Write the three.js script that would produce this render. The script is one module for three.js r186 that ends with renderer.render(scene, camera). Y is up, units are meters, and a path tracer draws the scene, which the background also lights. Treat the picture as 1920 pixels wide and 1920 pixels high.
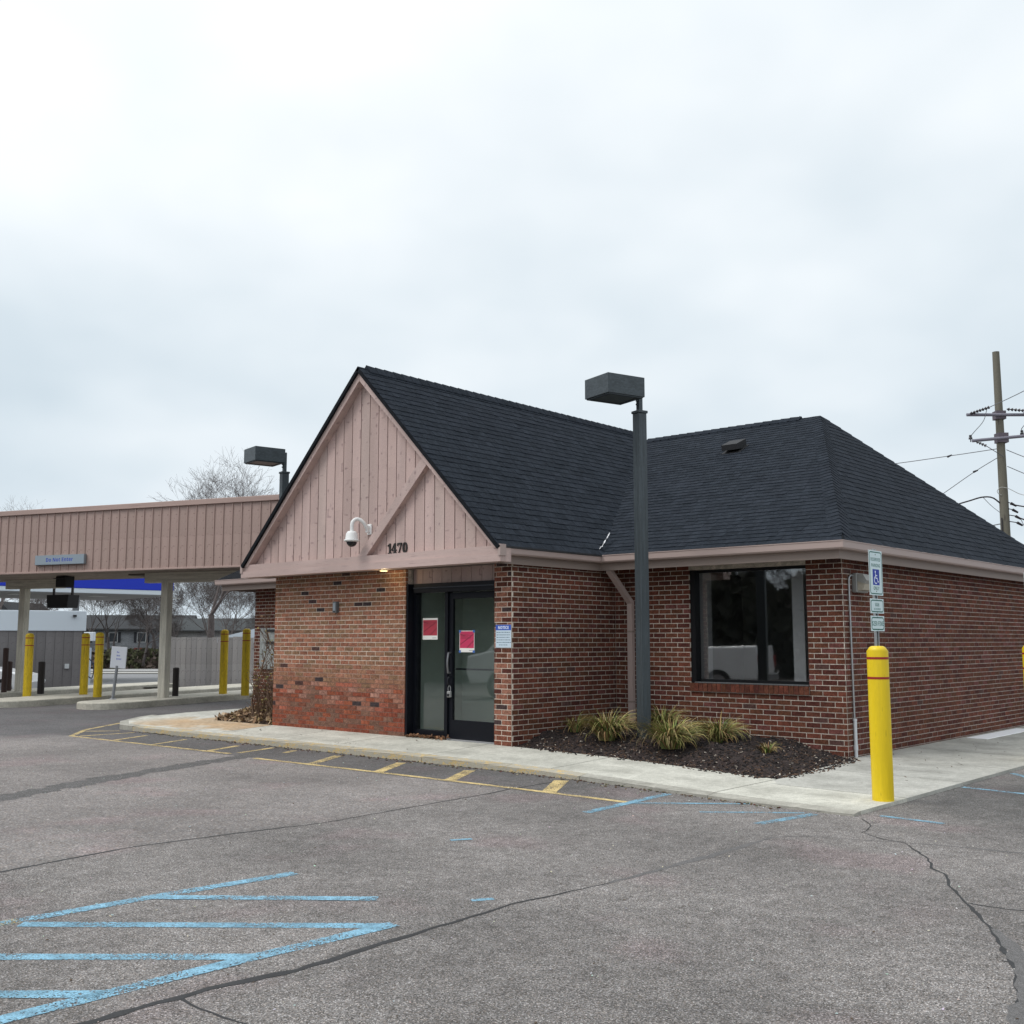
import * as THREE from 'three';
import { mergeGeometries } from 'three/addons/utils/BufferGeometryUtils.js';
import { FontLoader } from 'three/addons/loaders/FontLoader.js';
import { TextGeometry } from 'three/addons/geometries/TextGeometry.js';
import { RoundedBoxGeometry } from 'three/addons/geometries/RoundedBoxGeometry.js';
import { createNoise2D } from 'simplex-noise';

// ------------------------------------------------------------------ camera, sky, sun, exposure
const scene = new THREE.Scene();
const EYE = new THREE.Vector3(6.0, 1.52, 13.05);
const camera = new THREE.PerspectiveCamera(50.84, 1, 0.1, 900);
camera.position.copy(EYE);
camera.lookAt(EYE.x - 0.6611, EYE.y + 0.118, EYE.z - 0.7412);
const renderer = new THREE.WebGLRenderer({ antialias: true });
renderer.setSize(1024, 1024);
renderer.toneMapping = THREE.LinearToneMapping;
renderer.toneMappingExposure = 1.05;
renderer.shadowMap.enabled = true;

function mulberry(a) { return () => { a |= 0; a = a + 0x6D2B79F5 | 0; let t = Math.imul(a ^ a >>> 15, 1 | a); t = t + Math.imul(t ^ t >>> 7, 61 | t) ^ t; return ((t ^ t >>> 14) >>> 0) / 4294967296; }; }
const rnd = mulberry(20231);
const R = (a, b) => a + (b - a) * rnd();
const sim = createNoise2D(mulberry(77)), sim2 = createNoise2D(mulberry(78));
const fbm = (x, y, o = 4) => { let s = 0, a = 0.5; for (let i = 0; i < o; i++) { s += a * sim(x, y); x = x * 2.03 + 17.1; y = y * 2.03 - 9.7; a *= 0.5; } return s; };
const clamp = (v, a = 0, b = 1) => Math.min(b, Math.max(a, v));
const sstep = (a, b, v) => { const t = clamp((v - a) / (b - a)); return t * t * (3 - 2 * t); };
const lerp = (a, b, t) => a + (b - a) * t;

const SUN = new THREE.Vector3(-0.30, 0.80, 0.52).normalize();
{ // an overcast sky: one cloud sheet, thicker and thinner in places
  const W = 1024, H = 512, d = new Float32Array(W * H * 4);
  for (let j = 0; j < H; j++) for (let i = 0; i < W; i++) {
    const ph = ((i + 0.5) / W - 0.5) * 2 * Math.PI, th = ((j + 0.5) / H - 0.5) * Math.PI;
    const y = Math.sin(th), c = Math.cos(th), x = c * Math.cos(ph), z = c * Math.sin(ph);
    const yy = Math.max(y, 0), k = 1 / (yy + 0.22), px = x * k, pz = z * k;
    const n = fbm(px * 1.15 + 3.1, pz * 1.15 + 1.3, 5) * 0.9 + fbm(px * 0.42 - 4, pz * 0.42 + 8, 3) * 0.95;
    const t = clamp(0.52 + n * 0.72);
    const up = sstep(0.0, 0.5, yy), glow = Math.pow(Math.max(0, x * SUN.x + y * SUN.y + z * SUN.z), 3) * 0.22;
    const base = (0.765 + 0.17 * up + 0.24 * sstep(0.45, 1, yy)) * lerp(0.89, 1.075, t) + glow;
    const blue = (1 - up) * 0.55 + (1 - t) * 0.5;
    const o = (j * W + i) * 4;
    d[o] = base * (0.965 - 0.145 * blue); d[o + 1] = base * (1.0 - 0.035 * blue); d[o + 2] = base * (1.025 + 0.05 * blue); d[o + 3] = 1;
  }
  const t = new THREE.DataTexture(d, W, H, THREE.RGBAFormat, THREE.FloatType);
  t.mapping = THREE.EquirectangularReflectionMapping; t.magFilter = t.minFilter = THREE.LinearFilter; t.wrapS = THREE.RepeatWrapping; t.needsUpdate = true;
  scene.background = t; scene.environment = t;
}
const sun = new THREE.DirectionalLight(new THREE.Color(1.0, 0.97, 0.93), 1.5);
sun.position.copy(SUN).multiplyScalar(60); sun.castShadow = true; sun.shadow.radius = 44;
sun.shadow.mapSize.set(2048, 2048);
Object.assign(sun.shadow.camera, { left: -45, right: 45, top: 45, bottom: -45, near: 1, far: 160 });
scene.add(sun, sun.target);

// ------------------------------------------------------------------ helpers
const V3 = (x, y, z) => new THREE.Vector3(x, y, z);
const used = new Map();
function numbered(n) { const k = (used.get(n) || 0); used.set(n, k + 1); return k ? n + '_' + String(k).padStart(3, '0') : n; }
function thing(name, label, category, pos = [0, 0, 0], turn = 0, group) {
  const o = new THREE.Group(); o.name = numbered(name); o.position.set(...pos); o.rotation.y = turn;
  o.userData = { label, category }; if (group) o.userData.group = group; scene.add(o); return o;
}
function structure(name, label, category) { const o = thing(name, label, category); o.userData.kind = 'structure'; return o; }
function part(name, geo, mat, parent, pos, turn) {
  const m = new THREE.Mesh(Array.isArray(geo) ? merge(geo) : geo, mat); m.name = name; m.castShadow = m.receiveShadow = true;
  if (pos) m.position.set(...pos); if (turn) m.rotation.y = turn; parent.add(m); return m;
}
function merge(list) {
  const keys = ['position', 'normal', 'uv'], col = list.some(g => g.attributes.color);
  list = list.map(g => {
    g = g.index ? g.toNonIndexed() : g;
    if (!g.attributes.uv) g.setAttribute('uv', new THREE.Float32BufferAttribute(new Float32Array(g.attributes.position.count * 2), 2));
    if (!g.attributes.normal) g.computeVertexNormals();
    if (col && !g.attributes.color) g.setAttribute('color', new THREE.Float32BufferAttribute(new Float32Array(g.attributes.position.count * 3).fill(1), 3));
    for (const k of Object.keys(g.attributes)) if (!keys.includes(k) && !(col && k === 'color')) g.deleteAttribute(k);
    return g;
  });
  return mergeGeometries(list);
}
function box(w, h, d, x = 0, y = 0, z = 0, ry = 0) { const g = new THREE.BoxGeometry(w, h, d); if (ry) g.rotateY(ry); g.translate(x, y, z); return g; }
function bx(x0, x1, y0, y1, z0, z1) { return box(x1 - x0, y1 - y0, z1 - z0, (x0 + x1) / 2, (y0 + y1) / 2, (z0 + z1) / 2); }
function rbx(x0, x1, y0, y1, z0, z1, r = 0.006) { const g = new RoundedBoxGeometry(x1 - x0, y1 - y0, z1 - z0, 2, Math.min(r, (x1 - x0) / 2.1, (y1 - y0) / 2.1, (z1 - z0) / 2.1)); g.translate((x0 + x1) / 2, (y0 + y1) / 2, (z0 + z1) / 2); return g; }
function cyl(r0, r1, y0, y1, x = 0, z = 0, seg = 20) { const g = new THREE.CylinderGeometry(r1, r0, y1 - y0, seg); g.translate(x, (y0 + y1) / 2, z); return g; }
function rod(a, b, r0, r1 = r0, seg = 6, cap = true) { // tapered bar from a to b
  const d = b.clone().sub(a), l = d.length(), g = new THREE.CylinderGeometry(r1, r0, l, seg, 1, !cap);
  g.applyQuaternion(new THREE.Quaternion().setFromUnitVectors(V3(0, 1, 0), d.divideScalar(l))); g.translate((a.x + b.x) / 2, (a.y + b.y) / 2, (a.z + b.z) / 2); return g;
}
function pipe(pts, r, seg = 8, n = 24) { return new THREE.TubeGeometry(new THREE.CatmullRomCurve3(pts.map(p => V3(...p)), false, 'centripetal'), n, r, seg, false); }
function clipPoly(poly, clip) { // convex clip polygon, counter-clockwise
  let out = poly;
  for (let i = 0; i < clip.length && out.length; i++) {
    const [ax, ay] = clip[i], [bx_, by] = clip[(i + 1) % clip.length], inp = out; out = [];
    const side = p => (bx_ - ax) * (p[1] - ay) - (by - ay) * (p[0] - ax);
    for (let k = 0; k < inp.length; k++) {
      const p = inp[k], q = inp[(k + 1) % inp.length], s = side(p), t = side(q);
      if (s >= 0) out.push(p);
      if ((s > 0 && t < 0) || (s < 0 && t > 0)) { const u = s / (s - t); out.push([p[0] + (q[0] - p[0]) * u, p[1] + (q[1] - p[1]) * u]); }
    }
  }
  return out;
}
const areaOf = p => { let a = 0; for (let i = 0; i < p.length; i++) { const q = p[(i + 1) % p.length]; a += p[i][0] * q[1] - q[0] * p[i][1]; } return a / 2; };
// prism over a polygon: top(p), bottom(p) give a height for each corner; map(u, v, h) gives the point
function prism(poly, top, bottom, map, uvScale = 1, uvOff = [0, 0]) {
  if (areaOf(poly) < 0) poly = poly.slice().reverse();
  const pos = [], uv = [], n = poly.length;
  const push = (p, h) => { const q = map(p[0], p[1], h); pos.push(q[0], q[1], q[2]); uv.push(p[0] * uvScale + uvOff[0], p[1] * uvScale + uvOff[1]); };
  const tris = THREE.ShapeUtils.triangulateShape(poly.map(p => new THREE.Vector2(...p)), []);
  for (const t of tris) { for (const i of t) push(poly[i], top(poly[i])); }
  for (const t of tris) { for (const i of [t[0], t[2], t[1]]) push(poly[i], bottom(poly[i])); }
  const sideUv = (p, h) => { const q = map(p[0], p[1], h); pos.push(q[0], q[1], q[2]); uv.push((p[0] + p[1]) * uvScale, h * uvScale); };
  for (let i = 0; i < n; i++) { const a = poly[i], b = poly[(i + 1) % n]; sideUv(a, bottom(a)); sideUv(b, bottom(b)); sideUv(b, top(b)); sideUv(a, bottom(a)); sideUv(b, top(b)); sideUv(a, top(a)); }
  const g = new THREE.BufferGeometry();
  g.setAttribute('position', new THREE.Float32BufferAttribute(pos, 3)); g.setAttribute('uv', new THREE.Float32BufferAttribute(uv, 2)); g.computeVertexNormals();
  return g;
}
const flat = (x, z, h) => [x, h, -z]; // map for plan polygons given as [x, -z] (keeps faces outward)
const plan = pts => pts.map(([x, z]) => [x, -z]);
function tint(g, c) { const n = g.attributes.position.count, a = new Float32Array(n * 3); for (let i = 0; i < n; i++) { a[i * 3] = c[0]; a[i * 3 + 1] = c[1]; a[i * 3 + 2] = c[2]; } g.setAttribute('color', new THREE.BufferAttribute(a, 3)); return g; }
const lin = hex => { const c = new THREE.Color(hex); return [c.r, c.g, c.b]; };
const mul = (c, k) => c.map(v => v * k);
function planarUv(g, s = 1) { // uv in metres from the strongest axis of each face
  const p = g.attributes.position, n = g.attributes.normal, uv = new Float32Array(p.count * 2);
  for (let i = 0; i < p.count; i++) {
    const ax = Math.abs(n.getX(i)), ay = Math.abs(n.getY(i)), az = Math.abs(n.getZ(i));
    if (ay >= ax && ay >= az) { uv[2 * i] = p.getX(i) * s; uv[2 * i + 1] = p.getZ(i) * s; } else if (ax > az) { uv[2 * i] = p.getZ(i) * s; uv[2 * i + 1] = p.getY(i) * s; } else { uv[2 * i] = p.getX(i) * s; uv[2 * i + 1] = p.getY(i) * s; }
  }
  g.setAttribute('uv', new THREE.BufferAttribute(uv, 2)); return g;
}
// ---- textures
function dataTex(W, H, f, srgb = true, rep = true) {
  const d = new Uint8Array(W * H * 4), o = [0, 0, 0, 255];
  for (let j = 0; j < H; j++) for (let i = 0; i < W; i++) { o[3] = 255; f(i, j, o); const k = (j * W + i) * 4; d[k] = o[0]; d[k + 1] = o[1]; d[k + 2] = o[2]; d[k + 3] = o[3]; }
  const t = new THREE.DataTexture(d, W, H); t.magFilter = THREE.LinearFilter; t.minFilter = THREE.LinearMipmapLinearFilter; t.generateMipmaps = true;
  if (rep) t.wrapS = t.wrapT = THREE.RepeatWrapping; if (srgb) t.colorSpace = THREE.SRGBColorSpace; t.needsUpdate = true; return t;
}
function lattice(W, seed) { const r = mulberry(seed), a = new Float32Array(W * W); for (let i = 0; i < a.length; i++) a[i] = r(); return a; }
function tileNoise(N, cells, seed) { // smooth tileable noise, N x N, values 0..1
  const L = lattice(cells, seed), out = new Float32Array(N * N), s = cells / N;
  for (let j = 0; j < N; j++) { const y = j * s, y0 = Math.floor(y), fy = y - y0, ty = fy * fy * (3 - 2 * fy), r0 = (y0 % cells) * cells, r1 = ((y0 + 1) % cells) * cells;
    for (let i = 0; i < N; i++) { const x = i * s, x0 = Math.floor(x), fx = x - x0, tx = fx * fx * (3 - 2 * fx), c0 = x0 % cells, c1 = (x0 + 1) % cells;
      out[j * N + i] = lerp(lerp(L[r0 + c0], L[r0 + c1], tx), lerp(L[r1 + c0], L[r1 + c1], tx), ty); } }
  return out;
}
function canvasTex(w, h, draw) { const c = document.createElement('canvas'); c.width = w; c.height = h; const g = c.getContext('2d'); draw(g, w, h); const t = new THREE.CanvasTexture(c); t.colorSpace = THREE.SRGBColorSpace; t.anisotropy = 8; return t; }
const grainTex = (() => { const N = 512, a = tileNoise(N, 128, 1), b = tileNoise(N, 256, 2), c = tileNoise(N, 16, 3); return dataTex(N, N, (i, j, o) => { const k = j * N + i, v = 205 + (a[k] - 0.5) * 50 + (b[k] - 0.5) * 46 + (c[k] - 0.5) * 44; o[0] = o[1] = o[2] = clamp(v, 0, 255); }); })();
const DULL = (rgb, k, extra = {}) => new THREE.MeshPhysicalMaterial({ color: new THREE.Color().setRGB(...rgb), roughness: 0.95, specularIntensity: k, ...extra });
const vcDull = (k, extra = {}) => new THREE.MeshPhysicalMaterial({ vertexColors: true, roughness: 0.95, specularIntensity: k, ...extra });
const M = (hex, rough = 0.8, extra = {}) => new THREE.MeshStandardMaterial({ color: Array.isArray(hex) ? new THREE.Color().setRGB(...hex) : hex, roughness: rough, ...extra });
const vcM = (rough, extra = {}) => new THREE.MeshStandardMaterial({ vertexColors: true, roughness: rough, ...extra });

// ------------------------------------------------------------------ ground, parking lot, pavement
const FWD = [-0.6657, -0.7463], LAT = [0.7463, -0.6657];
const fwdOf = (x, z) => (x - EYE.x) * FWD[0] + (z - EYE.z) * FWD[1];
const latOf = (x, z) => (x - EYE.x) * LAT[0] + (z - EYE.z) * LAT[1];
const W2 = (la, fw) => [EYE.x + la * LAT[0] + fw * FWD[0], EYE.z + la * LAT[1] + fw * FWD[1]];
const FACE = Math.atan2(0.6657, 0.7463);                             // turn of the streets behind: square to the view across the lot
const terrain = (x, z) => { const f = fwdOf(x, z); return -0.03 - 0.5 * sstep(33, 40, f) - 0.9 * sstep(45, 125, f); };

const makeAgg = (N, G, seed, con) => { // worn asphalt: pale, tan and dark stones set in a grey binder
  const CS = N / G, r = mulberry(seed), sx = new Float32Array(G * G), sy = new Float32Array(G * G), sv = new Float32Array(G * G), sh = new Float32Array(G * G), c = tileNoise(N, 60, 13), e = tileNoise(N, 700, 14);
  for (let i = 0; i < G * G; i++) { sx[i] = r(); sy[i] = r(); const t = r(); sv[i] = t < 0.1 ? 226 + r() * 29 : t < 0.24 ? 74 + r() * 30 : t < 0.3 ? 52 + r() * 20 : 112 + r() * 82; sh[i] = r() < 0.2 ? 1 : 0; }
  return dataTex(N, N, (i, j, o) => {
    const x = i / CS, y = j / CS, x0 = Math.floor(x), y0 = Math.floor(y); let d1 = 9, d2 = 9, k1 = 0;
    for (let q = -1; q <= 1; q++) for (let p = -1; p <= 1; p++) { const k = ((y0 + q + G) % G) * G + (x0 + p + G) % G, dx = x0 + p + sx[k] - x, dy = y0 + q + sy[k] - y, d = dx * dx + dy * dy; if (d < d1) { d2 = d1; d1 = d; k1 = k; } else if (d < d2) d2 = d; }
    const k = j * N + i, gap = Math.sqrt(d2) - Math.sqrt(d1); let v = sv[k1]; if (gap < 0.16) v = lerp(96, v, gap / 0.16); v += (c[k] - 0.5) * 26 + (e[k] - 0.5) * 22; v = 143 + (v - 143) * con;
    const w = sh[k1] * 6; o[0] = clamp(v + w, 0, 255); o[1] = clamp(v - 3, 0, 255); o[2] = clamp(v - 6 - w, 0, 255);
  });
};
const aggTex = makeAgg(2048, 640, 111, 0.88), aggSmooth = makeAgg(1024, 330, 112, 0.5);
const aggBump = (() => { const N = 1024, a = tileNoise(N, 256, 11), b = tileNoise(N, 128, 12); return dataTex(N, N, (i, j, o) => { const k = j * N + i; o[0] = o[1] = o[2] = clamp(120 + (a[k] - 0.5) * 190 + (b[k] - 0.5) * 90, 0, 255); }, false); })();
{
  // surroundings: one sheet to the horizon
  const rings = [0, 20, 30, 34, 37, 41, 50, 65, 85, 105, 125, 180, 300, 480], pos = [], col = [], idx = [], S = 48, uv = [];
  for (const r of rings) for (let s = 0; s <= S; s++) { const a = s / S * Math.PI * 2, x = EYE.x + Math.cos(a) * r, z = EYE.z + Math.sin(a) * r; pos.push(x, terrain(x, z) - 0.04, z); uv.push(x, z); const n = fbm(x * 0.05, z * 0.05) * 0.3 + 1; col.push(0.105 * n, 0.095 * n, 0.07 * n); }
  for (let k = 0; k < rings.length - 1; k++) for (let s = 0; s < S; s++) { const a = k * (S + 1) + s, b = a + S + 1; idx.push(a, a + 1, b, b, a + 1, b + 1); }
  const g = new THREE.BufferGeometry(); g.setAttribute('position', new THREE.Float32BufferAttribute(pos, 3)); g.setAttribute('color', new THREE.Float32BufferAttribute(col, 3)); g.setAttribute('uv', new THREE.Float32BufferAttribute(uv, 2)); g.setIndex(idx); g.computeVertexNormals();
  const gr = structure('ground', 'dull winter grass and soil round the lot and the streets behind', 'ground');
  part('soil', g, vcM(1, { map: grainTex }), gr);
}
const lot = structure('parking_lot', 'worn grey asphalt parking lot with cracks and faded blue and yellow lines', 'parking lot');
function asphaltTone(x, z) { // patches of old and newer asphalt and oily spots, as they lie in the lot
  let c = [0.58, 0.565, 0.57];
  const w = fbm(x * 0.7, z * 0.7, 3) * 0.25;
  if (x + w * 0.6 < -1.5) c = lerp3(c, [0.70, 0.672, 0.68], 0.92);                             // paved in another strip, left of the long seam
  const hatch = z > 3.3 && z < 4.62 && x < -0.1 && x > -11.3; if (hatch) c = lerp3(c, [0.32, 0.322, 0.338], 0.8 * sstep(-0.2, -2.5, x) + 0.1);
  const lane = sstep(-9.2, -11.2, x + w * 2 + Math.max(0, z - 3.5) * 0.62); c = lerp3(c, [0.30, 0.305, 0.335], lane * 0.85);
  const oil = sstep(2.2, 0.6, Math.hypot((x - 3.2) * 0.9, (z - 1.6) * 0.8) + w * 2.4); c = lerp3(c, [0.23, 0.235, 0.24], oil * 0.9);
  const b = 1 + fbm(x * 0.32 + 9, z * 0.32, 4) * 0.36 + fbm(x * 2.1, z * 2.1 + 4, 3) * 0.16, pink = sstep(0.15, 0.5, fbm(x * 0.5 - 7, z * 0.5 + 3, 3)) * 0.09;
  return [c[0] * b * (1 + pink * 0.8), c[1] * b * (1 - pink * 0.3), c[2] * b];
}
function lerp3(a, b, t) { t = clamp(t); return [lerp(a[0], b[0], t), lerp(a[1], b[1], t), lerp(a[2], b[2], t)]; }
const asphaltMat = vcM(0.93, { map: aggTex, bumpMap: aggBump, bumpScale: 0.0025 }), asphaltSmooth = vcM(0.9, { map: aggSmooth, bumpMap: aggBump, bumpScale: 0.001 });
{
  const pos = [], col = [], uv = [], idx = [], idx2 = [], xs = [], zs = [];
  for (let x = -34; x < -13; x += 0.5) xs.push(x); for (let x = -13; x <= 9.01; x += 0.11) xs.push(x); for (let x = 10; x <= 34; x += 1) xs.push(x);
  for (let z = -34; z < -3; z += 1) zs.push(z); for (let z = -3; z <= 13; z += 0.11) zs.push(z); for (let z = 14; z <= 46; z += 1) zs.push(z);
  for (const z of zs) for (const x of xs) { const f = fwdOf(x, z); pos.push(x, Math.min(0, 0.03 + terrain(x, z)), z); uv.push(x / 3.6, z / 3.6); col.push(...asphaltTone(x, z)); }
  const n = xs.length; for (let j = 0; j < zs.length - 1; j++) for (let i = 0; i < n - 1; i++) { const a = j * n + i; (xs[i] < -1.48 ? idx2 : idx).push(a, a + n, a + 1, a + 1, a + n, a + n + 1); }
  for (const [ix, m] of [[idx, asphaltMat], [idx2, asphaltSmooth]]) { const g = new THREE.BufferGeometry(); g.setAttribute('position', new THREE.Float32BufferAttribute(pos, 3)); g.setAttribute('color', new THREE.Float32BufferAttribute(col, 3)); g.setAttribute('uv', new THREE.Float32BufferAttribute(uv, 2)); g.setIndex(ix); g.computeVertexNormals(); part('asphalt', g.toNonIndexed(), m, lot); }
}
// ---- painted lines, worn through to the stones
const wornTex = (() => { const N = 512, a = tileNoise(N, 170, 21), b = tileNoise(N, 60, 22), c = tileNoise(N, 7, 23); return dataTex(N, N, (i, j, o) => { const k = j * N + i, v = a[k] * 0.72 + b[k] * 0.22 + c[k] * 0.36; o[0] = o[1] = o[2] = v > 0.585 ? 255 : 0; }, false); })();
const worn2 = wornTex.clone(); worn2.needsUpdate = true;
const bluePaint = M([0.30, 0.58, 0.76], 0.85, { alphaMap: wornTex, alphaTest: 0.5, map: grainTex, side: THREE.DoubleSide });
const yellowPaint = M([0.95, 0.72, 0.33], 0.85, { alphaMap: wornTex, alphaTest: 0.5, map: grainTex, side: THREE.DoubleSide });
let lay = 0;
function ribbon(pts, w, y, jit = 0, uvs = 1.1) {
  const pos = [], uv = [], idx = []; let L = 0; const off = rnd() * 9, fine = [];
  for (let i = 0; i < pts.length - 1; i++) { const n = Math.max(1, Math.ceil(Math.hypot(pts[i + 1][0] - pts[i][0], pts[i + 1][1] - pts[i][1]) / 0.09)); for (let k = 0; k < n; k++) fine.push([lerp(pts[i][0], pts[i + 1][0], k / n), lerp(pts[i][1], pts[i + 1][1], k / n), i + k / n]); }
  fine.push([...pts[pts.length - 1], pts.length - 1]);
  for (let i = 0; i < fine.length; i++) {
    const p = fine[Math.max(0, i - 1)], q = fine[Math.min(fine.length - 1, i + 1)], l = Math.hypot(q[0] - p[0], q[1] - p[1]) || 1, nx = -(q[1] - p[1]) / l, nz = (q[0] - p[0]) / l;
    if (i) L += Math.hypot(fine[i][0] - fine[i - 1][0], fine[i][1] - fine[i - 1][1]);
    const ww = (Array.isArray(w) ? lerp(w[Math.floor(fine[i][2])], w[Math.min(w.length - 1, Math.floor(fine[i][2]) + 1)], fine[i][2] % 1) : w) / 2;
    const cx = fine[i][0] + nx * R(-jit, jit), cz = fine[i][1] + nz * R(-jit, jit), wj = ww * (1 + (jit ? R(-0.35, 0.35) : R(-0.04, 0.04)));
    pos.push(cx + nx * wj, y, cz + nz * wj, cx - nx * wj, y, cz - nz * wj); uv.push(L * uvs + off, ww * uvs + off, L * uvs + off, -ww * uvs + off);
    if (i) { const a = (i - 1) * 2; idx.push(a, a + 2, a + 1, a + 1, a + 2, a + 3); }
  }
  const g = new THREE.BufferGeometry(); g.setAttribute('position', new THREE.Float32BufferAttribute(pos, 3)); g.setAttribute('uv', new THREE.Float32BufferAttribute(uv, 2)); g.setIndex(idx); g.computeVertexNormals();
  const nn = g.attributes.normal; if (nn.getY(0) < 0) { g.setIndex(idx.map((_, i) => idx[i - i % 3 + [0, 2, 1][i % 3]])); g.computeVertexNormals(); }
  return g;
}
function line(name, pts, w, mat) { lay++; return part(name, ribbon(pts, w, 0.002 + (lay % 4) * 0.0005), mat, lot); }
// blue aisle, left foreground
line('blue_line', [[-0.16, 11.3], [-0.06, 10.3], [-0.02, 9.57], [0.08, 8.55]], 0.105, bluePaint);
line('blue_line', [[1.42, 11.6], [1.45, 10.63], [1.47, 9.82], [1.52, 8.98]], 0.105, bluePaint);
for (const [a, b] of [[[0.0, 9.52], [1.02, 8.66]], [[0.02, 10.32], [1.5, 9.04]], [[0.25, 10.92], [1.46, 9.84]], [[0.7, 11.27], [1.44, 10.6]]]) line('blue_line', [a, b], 0.1, bluePaint);
line('blue_line', [[0.02, 7.05], [0.1, 6.9]], 0.05, bluePaint); line('blue_line', [[1.46, 8.32], [1.53, 8.2]], 0.05, bluePaint);
line('yellow_line', [[-0.16, 10.9], [-0.06, 10.29]], 0.105, yellowPaint);
// blue aisle at the walk
line('blue_line', [[-0.03, 5.3], [-0.14, 3.84]], 0.1, bluePaint);
line('blue_line', [[-0.06, 4.58], [0.8, 3.88]], 0.06, bluePaint); line('blue_line', [[0.7, 4.6], [1.42, 4.03]], 0.06, bluePaint);
line('blue_line', [[1.40, 4.82], [1.52, 4.04]], 0.1, bluePaint);
line('blue_line', [[1.99, 3.74], [2.55, 3.78]], 0.07, bluePaint);
line('blue_line', [[1.87, 1.39], [2.6, 1.5], [4.4, 1.6]], 0.08, bluePaint);
line('blue_line', [[1.88, -0.2], [2.7, 0.75], [3.6, 1.62]], 0.08, bluePaint); line('blue_line', [[1.9, -1.9], [4.6, -1.85]], 0.08, bluePaint);
// yellow hatch along the walk
line('yellow_line', [[-12.8, 2.8], [-11.85, 3.95], [-10.85, 4.7], [-6.67, 4.55]], 0.085, yellowPaint);
line('yellow_line', [[-5.95, 4.66], [-4.1, 4.6], [-1.6, 4.55], [-0.12, 4.57]], 0.085, yellowPaint);
for (const [a, b, w] of [[[-11.55, 4.1], [-11.2, 3.68], 0.08], [[-10.75, 4.6], [-10.7, 3.7], 0.08], [[-9.67, 4.6], [-10.05, 3.85], 0.08], [[-8.6, 4.55], [-8.97, 3.8], 0.08], [[-7.18, 4.62], [-7.52, 3.85], 0.1], [[-6.66, 4.42], [-6.9, 3.68], 0.08], [[-6.2, 4.0], [-6.35, 3.72], 0.09], [[-4.87, 4.58], [-5.37, 3.74], 0.13], [[-3.64, 4.58], [-4.15, 3.74], 0.13], [[-2.5, 4.54], [-2.95, 3.76], 0.14], [[-1.1, 4.54], [-1.58, 3.74], 0.16]]) line('yellow_line', [a, b], w, yellowPaint);
// ---- cracks and sealed seams
function patchStrip(pts, w) { part('sealed_seam', ribbon(pts, w, 0.0011, 0.02, 0.28), M([0.33, 0.333, 0.345], 0.93, { map: aggTex, side: THREE.DoubleSide }), lot); }
patchStrip([[-4.0, 10.1], [-4.79, 8.39], [-5.43, 6.96], [-5.9, 5.7], [-6.19, 4.8], [-6.55, 3.95]], [0.36, 0.34, 0.34, 0.3, 0.3, 0.26]);
const tar = M([0.035, 0.035, 0.037], 0.75, { map: grainTex, side: THREE.DoubleSide }), tarGrey = M([0.40, 0.405, 0.425], 0.85, { map: aggTex, side: THREE.DoubleSide });
function crack(pts, w, mat = tar, jit = 0.008) { lay++; part('pavement_crack', ribbon(pts, w, 0.0012 + (lay % 3) * 0.0003, jit), mat, lot); }
crack([[-1.39, 12], [-1.4, 9.83], [-1.55, 8.84], [-1.47, 7.96], [-1.34, 7.2], [-1.4, 6.36], [-1.5, 4.9], [-1.55, 4.6], [-1.57, 3.78]], [0.04, 0.035, 0.02, 0.024, 0.016, 0.018, 0.022, 0.022, 0.02]);
crack([[1.74, 11.6], [1.72, 10.25], [1.79, 9.82], [1.74, 9.02], [1.7, 8.23], [1.79, 7.4]], [0.06, 0.045, 0.05, 0.035, 0.022, 0.008]);
crack([[1.79, 7.4], [1.81, 6.11], [1.79, 5.29], [1.95, 5.08], [2.44, 4.91], [2.65, 4.82], [3.2, 4.7], [4.6, 4.55]], [0.03, 0.07, 0.02, 0.01, 0.01, 0.008, 0.03, 0.06], tarGrey, 0.01);
crack([[1.94, 3.99], [2.1, 4.2], [2.2, 4.45], [2.22, 4.62], [2.41, 4.78], [2.65, 4.84], [2.85, 5.12], [3.0, 5.31], [3.14, 5.62], [3.3, 5.77], [3.4, 6.05], [3.66, 6.46], [3.91, 6.88], [4.1, 7.24], [4.27, 7.62], [4.41, 8.0], [4.5, 8.4], [4.5, 9.4]], [0.008, 0.01, 0.012, 0.006, 0.014, 0.012, 0.016, 0.014, 0.018, 0.015, 0.016, 0.02, 0.018, 0.026, 0.022, 0.024, 0.022, 0.02], tar, 0.012);
crack([[3.66, 6.44], [3.82, 6.45], [4.0, 6.41], [4.4, 6.35], [5.2, 6.4]], 0.011); crack([[4.18, 7.5], [4.4, 7.44], [5, 7.4]], 0.014); crack([[1.75, 10.4], [2.0, 10.42], [2.15, 10.41], [2.35, 10.36]], 0.014);
crack([[3.97, 6.93], [4.14, 7.22], [4.3, 7.55], [4.42, 7.9], [4.52, 8.3], [4.6, 8.8]], [0.03, 0.07, 0.09, 0.11, 0.12, 0.12], tarGrey, 0.01);
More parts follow.
